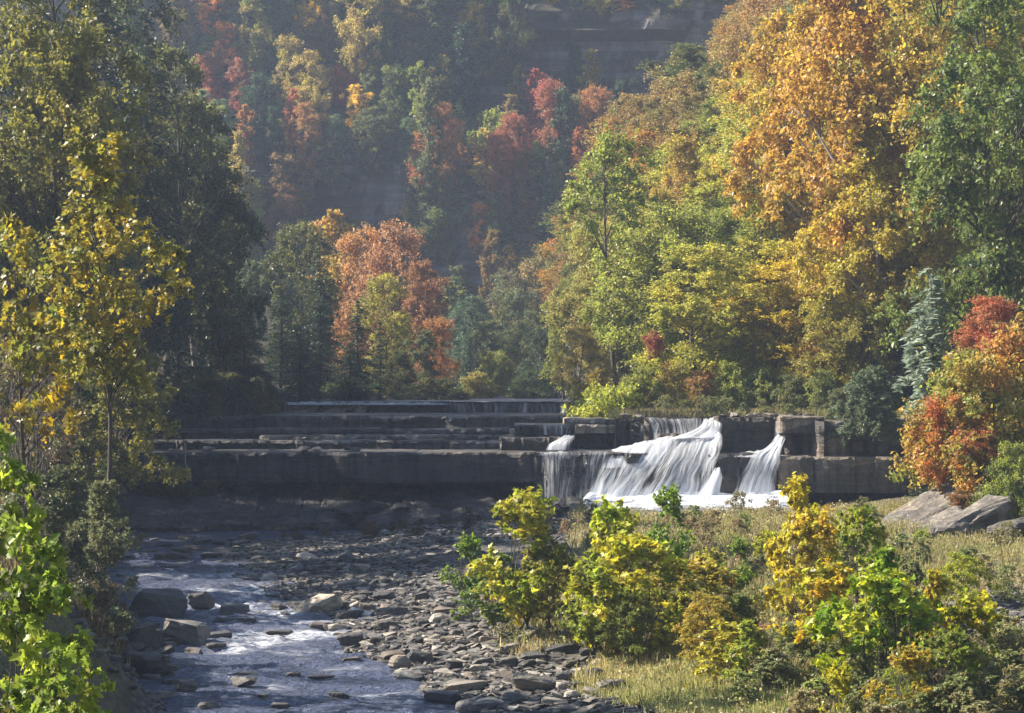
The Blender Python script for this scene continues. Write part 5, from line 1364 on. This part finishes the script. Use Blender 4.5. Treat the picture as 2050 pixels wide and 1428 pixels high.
# nearest leaves, bottom left corner
near = broadleaf(141, 3.0, 2.2, 0.0, 60, 'bush', 0.125, lump=0.26, stems=5, limbs=60, twigs=6, per=7, tmpl='lo', mat='leaf_big', r0=0.02, asym=0.45, mixscale=0.5, size_var=0.35, mixbias=0.35)
p_(near, 30, 1040, 360, 18.5, (0.17, 0.24, 0.04), (0.36, 0.40, 0.05), 'bright green backlit shrub with lobed leaves filling the bottom left corner', 'maple_shrub', 'shrub', rz=0.5, yb=1620)
p_(near, 130, 1290, 220, 17.5, (0.16, 0.24, 0.04), (0.36, 0.40, 0.05), 'lower bright green lobed-leaf shoot beside the corner shrub', 'maple_shrub', 'shrub', rz=2.5, yb=1640)
p_(near, -30, 850, 130, 19.5, (0.18, 0.25, 0.04), (0.36, 0.4, 0.05), 'few bright lobed leaves poking in at the left edge', 'maple_shrub', 'shrub', rz=1.5, yb=1300)

# ---------------- saplings on the right bank
BG, BY = (0.20, 0.30, 0.03), (0.48, 0.46, 0.05)
p_(a1_, 1055, 985, 230, 56, (0.24, 0.30, 0.03), (0.50, 0.43, 0.05), 'green and gold sycamore sapling standing left before the foam', 'sapling', 'sapling', rz=0.3, yb=1235)
p_(a0_, 990, 1110, 150, 57.5, (0.10, 0.17, 0.04), (0.20, 0.24, 0.05), 'darker green low sapling at the gravel edge', 'sapling', 'sapling', rz=1.3, yb=1240)
p_(a1_, 935, 1072, 60, 58, (0.16, 0.24, 0.04), BG, 'small slim green sapling leftmost on the bank', 'sapling', 'sapling', rz=2.3, yb=1200)
p_(a0_, 1105, 1090, 150, 55.5, (0.30, 0.30, 0.04), OL, 'olive bushy sapling right of the green and gold one', 'sapling', 'sapling', rz=2.9, yb=1240)
p_(a1_, 1338, 975, 84, 58, (0.15, 0.26, 0.03), (0.24, 0.32, 0.04), 'slim fresh green sapling top in front of the foam', 'sapling', 'sapling', rz=0.9, yb=1140)
p_(a1_, 1225, 1005, 110, 53, (0.26, 0.34, 0.03), BY, 'yellow-green pointed sapling at the middle of the bank', 'sapling', 'sapling', rz=4.0, yb=1290)
p_(a0_, 1270, 1070, 270, 52, (0.30, 0.36, 0.04), (0.50, 0.42, 0.04), 'wide yellow-green sapling thicket in the middle of the bank', 'sapling', 'sapling', rz=5.0, yb=1300)
p_(a1_, 1190, 1130, 130, 51.5, (0.28, 0.34, 0.04), OL, 'yellow-green sapling left of the wide thicket', 'sapling', 'sapling', rz=5.9, yb=1290)
p_(a0_, 1400, 1120, 220, 54, (0.24, 0.26, 0.04), (0.46, 0.34, 0.05), 'sapling with an orange band of leaves right of the wide thicket', 'sapling', 'sapling', rz=3.2, yb=1260)
p_(a1_, 1478, 1078, 66, 57, (0.17, 0.27, 0.04), (0.26, 0.32, 0.05), 'small dark-leaved green sapling alone in the weeds', 'sapling', 'sapling', rz=1.9, yb=1180)
p_(a2_, 1600, 950, 120, 54, (0.40, 0.38, 0.04), (0.55, 0.44, 0.05), 'tall pointed gold sapling before the great grey block', 'sapling', 'sapling', rz=0.0, yb=1220)
p_(a1_, 1630, 1020, 180, 53, (0.38, 0.40, 0.05), (0.58, 0.38, 0.05), 'gold and orange bushy sapling below the pointed one', 'sapling', 'sapling', rz=1.1, yb=1230)
p_(a0_, 1722, 1015, 100, 55, (0.14, 0.26, 0.03), (0.40, 0.36, 0.04), 'leafy green sapling left of the tilted slabs', 'sapling', 'sapling', rz=2.2, yb=1190)
p_(a1_, 1660, 1130, 200, 47, (0.34, 0.36, 0.04), (0.56, 0.38, 0.03), 'yellow sapling behind the biggest green one', 'sapling', 'sapling', rz=3.3, yb=1330)
p_(a0_, 1770, 1140, 290, 44, (0.17, 0.29, 0.025), (0.42, 0.42, 0.03), 'biggest bright green sapling in the right foreground', 'sapling', 'sapling', rz=4.4, yb=1425)
p_(a2_, 1775, 1095, 80, 45, (0.16, 0.30, 0.03), (0.30, 0.38, 0.03), 'single green shoot topping the biggest sapling', 'sapling', 'sapling', rz=5.5, yb=1300)
p_(a1_, 1680, 1330, 120, 42, (0.36, 0.38, 0.04), (0.52, 0.45, 0.04), 'low yellow sapling at the bottom edge', 'sapling', 'sapling', rz=0.6, yb=1500)
p_(a1_, 1940, 1190, 190, 45, (0.28, 0.34, 0.03), (0.52, 0.45, 0.04), 'yellow-green sapling rightmost in the foreground', 'sapling', 'sapling', rz=1.7, yb=1400)
p_(a2_, 1870, 1140, 110, 46, (0.22, 0.32, 0.03), (0.50, 0.34, 0.03), 'pointed green sapling between the biggest and the rightmost', 'sapling', 'sapling', rz=2.8, yb=1360)
p_(K['weed'][0], 1460, 1240, 210, 48, (0.44, 0.42, 0.05), (0.36, 0.32, 0.05), 'low yellow shrub with tiny leaves among the weeds', 'shrub', 'shrub', rz=0.2, yb=1380)
p_(s_0, 1590, 1240, 160, 47, (0.20, 0.24, 0.11), (0.28, 0.30, 0.12), 'pale grey-green fine-leaved shrub in the weeds', 'shrub', 'shrub', rz=1.2, yb=1370)
p_(s_1, 1700, 1060, 140, 60, (0.26, 0.28, 0.09), OL, 'olive fine-leaved shrub beneath the leafy green sapling', 'shrub', 'shrub', rz=2.2, yb=1190)
st_ = empty('tree_stump', P(1975, 1320, 48)); tag(st_, 'thin broken brown stump behind the rightmost sapling', 'stump')
sV, sF = tubes([(np.array([(0, 0, -0.3), (0.02, 0, 0.3), (0.0, 0.02, 0.62), (0.02, 0.02, 0.86)]), np.array([0.10, 0.08, 0.075, 0.05]))], 8)
link('trunk', mesh_faces('trunk', sV, [sF], [M['bark']], None, True), st_)

# ---------------- weeds that can be told one from the other as plants
RT = np.random.RandomState(8)
for i in range(18):
    px = RT.uniform(960, 2040); yb = RT.uniform(1200, 1420) if px < 1250 else RT.uniform(1120, 1440)
    if px < 1180 and yb > 1255: continue
    if px < 1400 and yb > 1340: continue
    d = ray(px, yb); Y = (0.3 - ZC) / (d.z / d.y)
    h_ = RT.uniform(70, 140) * 50 / Y * 1.05
    ca = [(0.24, 0.31, 0.04), (0.33, 0.36, 0.05), (0.20, 0.26, 0.05), (0.30, 0.28, 0.06)][RT.randint(4)]; cb = [(0.46, 0.44, 0.05), (0.36, 0.38, 0.06), (0.5, 0.36, 0.05), OL][RT.randint(4)]
    p_([a0_, a1_, a2_, s_0][RT.randint(4)], px, yb - h_, h_ * 1.0, Y, ca, cb, 'small yellow-green sapling filling the thicket on the right bank', 'sapling', 'sapling', 'small saplings of the right bank thicket', yb=yb)
wc = [((0.20, 0.22, 0.10), (0.30, 0.24, 0.12)), ((0.15, 0.19, 0.07), (0.25, 0.24, 0.10)), ((0.32, 0.24, 0.13), (0.22, 0.20, 0.09)), ((0.26, 0.30, 0.08), (0.18, 0.2, 0.08)), ((0.24, 0.15, 0.09), (0.28, 0.22, 0.1)), ((0.13, 0.17, 0.06), OL)]
nw = 0
for _ in range(4000):
    if nw >= 250: break
    py = 1045 + 400 * RS.rand() ** 0.9; px = RS.uniform(1050, 2090)
    d = ray(px, py); Y = (0.6 - ZC) / (d.z / d.y); X = XofP(px, Y)
    if X < np.interp(Y, _Y, _XR) + 4.6 + RS.rand() * 2 or Y > 92: continue
    if 1760 < px < 2000 and py < 1120: continue
    if px > 1880 and 1180 < py < 1290 and RS.rand() < 0.8: continue
    H = RS.uniform(0.35, 0.95) * (0.8 if py > 1330 and px < 1500 else 1); W = H * RS.uniform(0.9, 1.5)
    ca, cb = wc[RS.randint(6)]
    if px > 1700: ca, cb = wc[RS.randint(2)]
    put(K['weed'][RS.randint(3)], X, Y, H, W, np.array(ca) * RS.uniform(1.0, 1.6), cb, 'olive or brownish knee-high weed among others on the right bank', 'weed', 'weed_plant', 'weeds on the right bank', parts=('stems', 'leaves'))
    nw += 1

T_BL = np.array([(-0.03, -0.5, 0), (0.03, -0.5, 0), (0.02, 0.1, 0.03), (0.0, 0.5, 0.12), (-0.02, 0.1, 0.03)])
def blades(label, X, Y, h, seed, ca, cb, wide=1.0, lean=0.35, mat='leaf', z=None, name='grass', zoff=0.0, kind='stuff', top=None):
    rs = np.random.RandomState(seed); n = len(X)
    Z = (ground_z(X, Y) if z is None else z) + zoff
    if top is not None: Z = np.maximum(Z, top)
    hh = h * rs.uniform(0.45, 1.3, n)
    tg = np.stack([rs.normal(0, lean, n), rs.normal(0, lean, n), np.ones(n)], -1); tg /= np.linalg.norm(tg, axis=1)[:, None]
    nr = rand_dir(rs, n) * np.array([1, 1, 0.15])
    tm = T_BL * np.array([wide, 1, 1])
    mix = (0.5 + 0.7 * fbm(X * 0.35, Y * 0.35, 0, 3, seed) + 0.2 * rs.normal(size=n)).clip(0, 1)
    V, Fc, lc = leaf_arrays(np.stack([X, Y, Z], -1) + tg * hh[:, None] * 0.5, nr, hh, tm, [[0, 1, 2, 3, 4]], rs, tg, mix, (1 + 0.25 * rs.normal(size=n)).clip(0.4, 1.6), rs.rand(n))
    o = link(name, mesh_faces(name, V, Fc, [M[mat]], {'lc': lc}))
    o.color = tuple(ca) + (1,); o['tint_b'] = [float(v) for v in cb]
    return tag(o, label, None, None, kind)

def scatter(n, x0, x1, y0, y1, seed, cond):
    rs = np.random.RandomState(seed); X = rs.uniform(x0, x1, n); Y = rs.uniform(y0, y1, n)
    c = 0.5 + 0.5 * fbm(X * 0.8, Y * 0.8, 0, 3, seed)
    k = cond(X, Y) & (rs.rand(n) < 0.25 + 1.1 * c)
    return X[k], Y[k]
def tuft(X, Y, k, r, seed):
    rs = np.random.RandomState(seed); X = np.repeat(X, k); Y = np.repeat(Y, k)
    return X + rs.normal(0, r, len(X)), Y + rs.normal(0, r, len(X))
rb = lambda X, Y: (X > np.interp(Y, _Y, _XR) + 3.7 + 1.4 * vn(X * 0.6, Y * 0.6, 0, 2)) & (X < Y * 0.225 + 2) & ~((X < 6) & (Y > 91)) & (X > -0.005 * Y) & ~((X < 0.025 * Y) & (Y > 66)) & ~((X / Y > 0.18) & (Y > 50) & (Y < 62))
X, Y = scatter(18000, -8, 24, 42, 93, 51, rb)
blades('knee-high mixed grass and weeds covering the right bank', *tuft(X, Y, 9, 0.12, 1), 0.34, 52, (0.27, 0.28, 0.10), (0.42, 0.34, 0.18), 1.3)
X, Y = scatter(11000, -8, 24, 42, 93, 53, rb)
x_, y_ = tuft(X, Y, 12, 0.16, 2)
rs_ = np.random.RandomState(9); n_ = len(x_)
pz = ground_z(x_, y_) + rs_.rand(n_) ** 0.8 * 0.42 * (0.6 + 0.8 * (0.5 + 0.5 * fbm(x_ * .5, y_ * .5, 0, 3, 99)))
V, Fc, lc = leaf_arrays(np.stack([x_, y_, pz], -1), rand_dir(rs_, n_) + np.array([0, 0, 0.7]), 0.062 * rs_.uniform(0.5, 1.5, n_), T_RH, LF_RH, rs_, None, (0.5 + 0.8 * fbm(x_ * .4, y_ * .4, 1, 3, 77) + 0.2 * rs_.normal(size=n_)).clip(0, 1), (1 + 0.25 * rs_.normal(size=n_)).clip(0.4, 1.6))
o = link('undergrowth', mesh_faces('undergrowth', V, Fc, [M['leaf']], {'lc': lc})); o.color = (0.22, 0.26, 0.09, 1); o['tint_b'] = [0.38, 0.30, 0.16]
tag(o, 'low leafy weeds matted over the right bank', None, None, 'stuff')
# bright turf patch bottom centre-right
X, Y = scatter(12000, 0.5, 8, 42, 53, 55, rb)
blades('short yellow-green grass at the bottom of the right bank', *tuft(X, Y, 8, 0.08, 3), 0.2, 56, (0.32, 0.38, 0.12), (0.46, 0.40, 0.21), 0.9)
# grass bank above the falls
X, Y = scatter(9000, 2.8, 17, 105.2, 122, 57, lambda X, Y: (X > 3.4) & (Y > 105.2 + 0.5 * vn(X, 1.0)) & ~((X < 4.5) & (Y < 116)))
blades('tawny grass bank above the lip of the falls', *tuft(X, Y, 9, 0.15, 4), 0.34, 58, (0.17, 0.21, 0.07), (0.32, 0.26, 0.14), 1.5, top=4.5, lean=0.7)
for i in range(40):
    x_, y_ = RS.uniform(4.2, 16), RS.uniform(105.3, 110)
    put(K['weed'][i % 3], x_, y_, RS.uniform(0.4, 0.95), RS.uniform(0.7, 1.3), (0.2, 0.24, 0.08), wc[i % 6][1], 'olive weed tuft along the grassy top of the falls', 'weed', 'weed_plant', 'weeds along the grassy top of the falls', z=4.5, parts=('stems', 'leaves'))
X, Y = scatter(2500, -2, 8, 124, 175, 59, lambda X, Y: (X > 4.0))
blades('green grass along the upper creek bank', *tuft(X, Y, 8, 0.2, 5), 0.4, 60, (0.20, 0.24, 0.07), (0.30, 0.26, 0.12), 2.0)
# left bank growth
X, Y = scatter(9000, -24, -5, 44, 100, 61, lambda X, Y: (X < np.interp(Y, _Y, _XL) - 0.9))
blades('shaded grass and weeds on the left bank', *tuft(X, Y, 8, 0.15, 6), 0.4, 62, (0.10, 0.11, 0.04), (0.18, 0.13, 0.07), 1.6)
# low plants on the gravel bar and the shale under the left wall
rs_ = np.random.RandomState(12)
for i in range(26):
    px, Y = rs_.uniform(560, 1150), rs_.uniform(84, 92)
    X = XofP(px, Y)
    put(K['weed'][i % 3], X, Y, rs_.uniform(0.3, 0.7), rs_.uniform(0.5, 1.0), (0.12, 0.07, 0.04), (0.09, 0.08, 0.04), 'small reddish-brown weed in the shaded stones by the pool', 'weed', 'weed_plant', 'brown weeds by the dark pool', parts=('stems', 'leaves'))
for i in range(18):
    px, Y = rs_.uniform(200, 760), rs_.uniform(101.5, 103.0)
    X = XofP(px, Y)
    put(K['weed'][i % 3], X, Y, rs_.uniform(0.4, 0.8), rs_.uniform(0.8, 1.5), (0.06, 0.09, 0.03), (0.08, 0.08, 0.03), 'dark green weed growing in the shaded recess', 'weed', 'weed_plant', 'weeds in the recess under the left wall', z=1.1, parts=('stems', 'leaves'))
# ------------------------------------------------------------------ air
hz = bpy.data.meshes.new('haze')
x0, x1, y0, y1, z0, z1 = -420, 420, -70, 460, float(min(GZ.min(), HZd.min())) - 1.0, 122
hz.from_pydata([(x, y, z) for z in (z0, z1) for y in (y0, y1) for x in (x0, x1)], [], [(0, 2, 3, 1), (4, 5, 7, 6), (0, 1, 5, 4), (2, 6, 7, 3), (0, 4, 6, 2), (1, 3, 7, 5)])
m, nt, out = newmat('haze')
pv = nt.nodes.new('ShaderNodeVolumePrincipled'); pv.inputs['Color'].default_value = (0.62, 0.75, 1.0, 1); pv.inputs['Density'].default_value = HAZE
pv.inputs['Anisotropy'].default_value = 0.35
nt.links.new(pv.outputs[0], out.inputs['Volume'])
m.cycles.homogeneous_volume = True
hz.materials.append(m)
tag(link('haze', hz), 'thin blue autumn haze filling the gorge', 'haze', None, 'stuff')
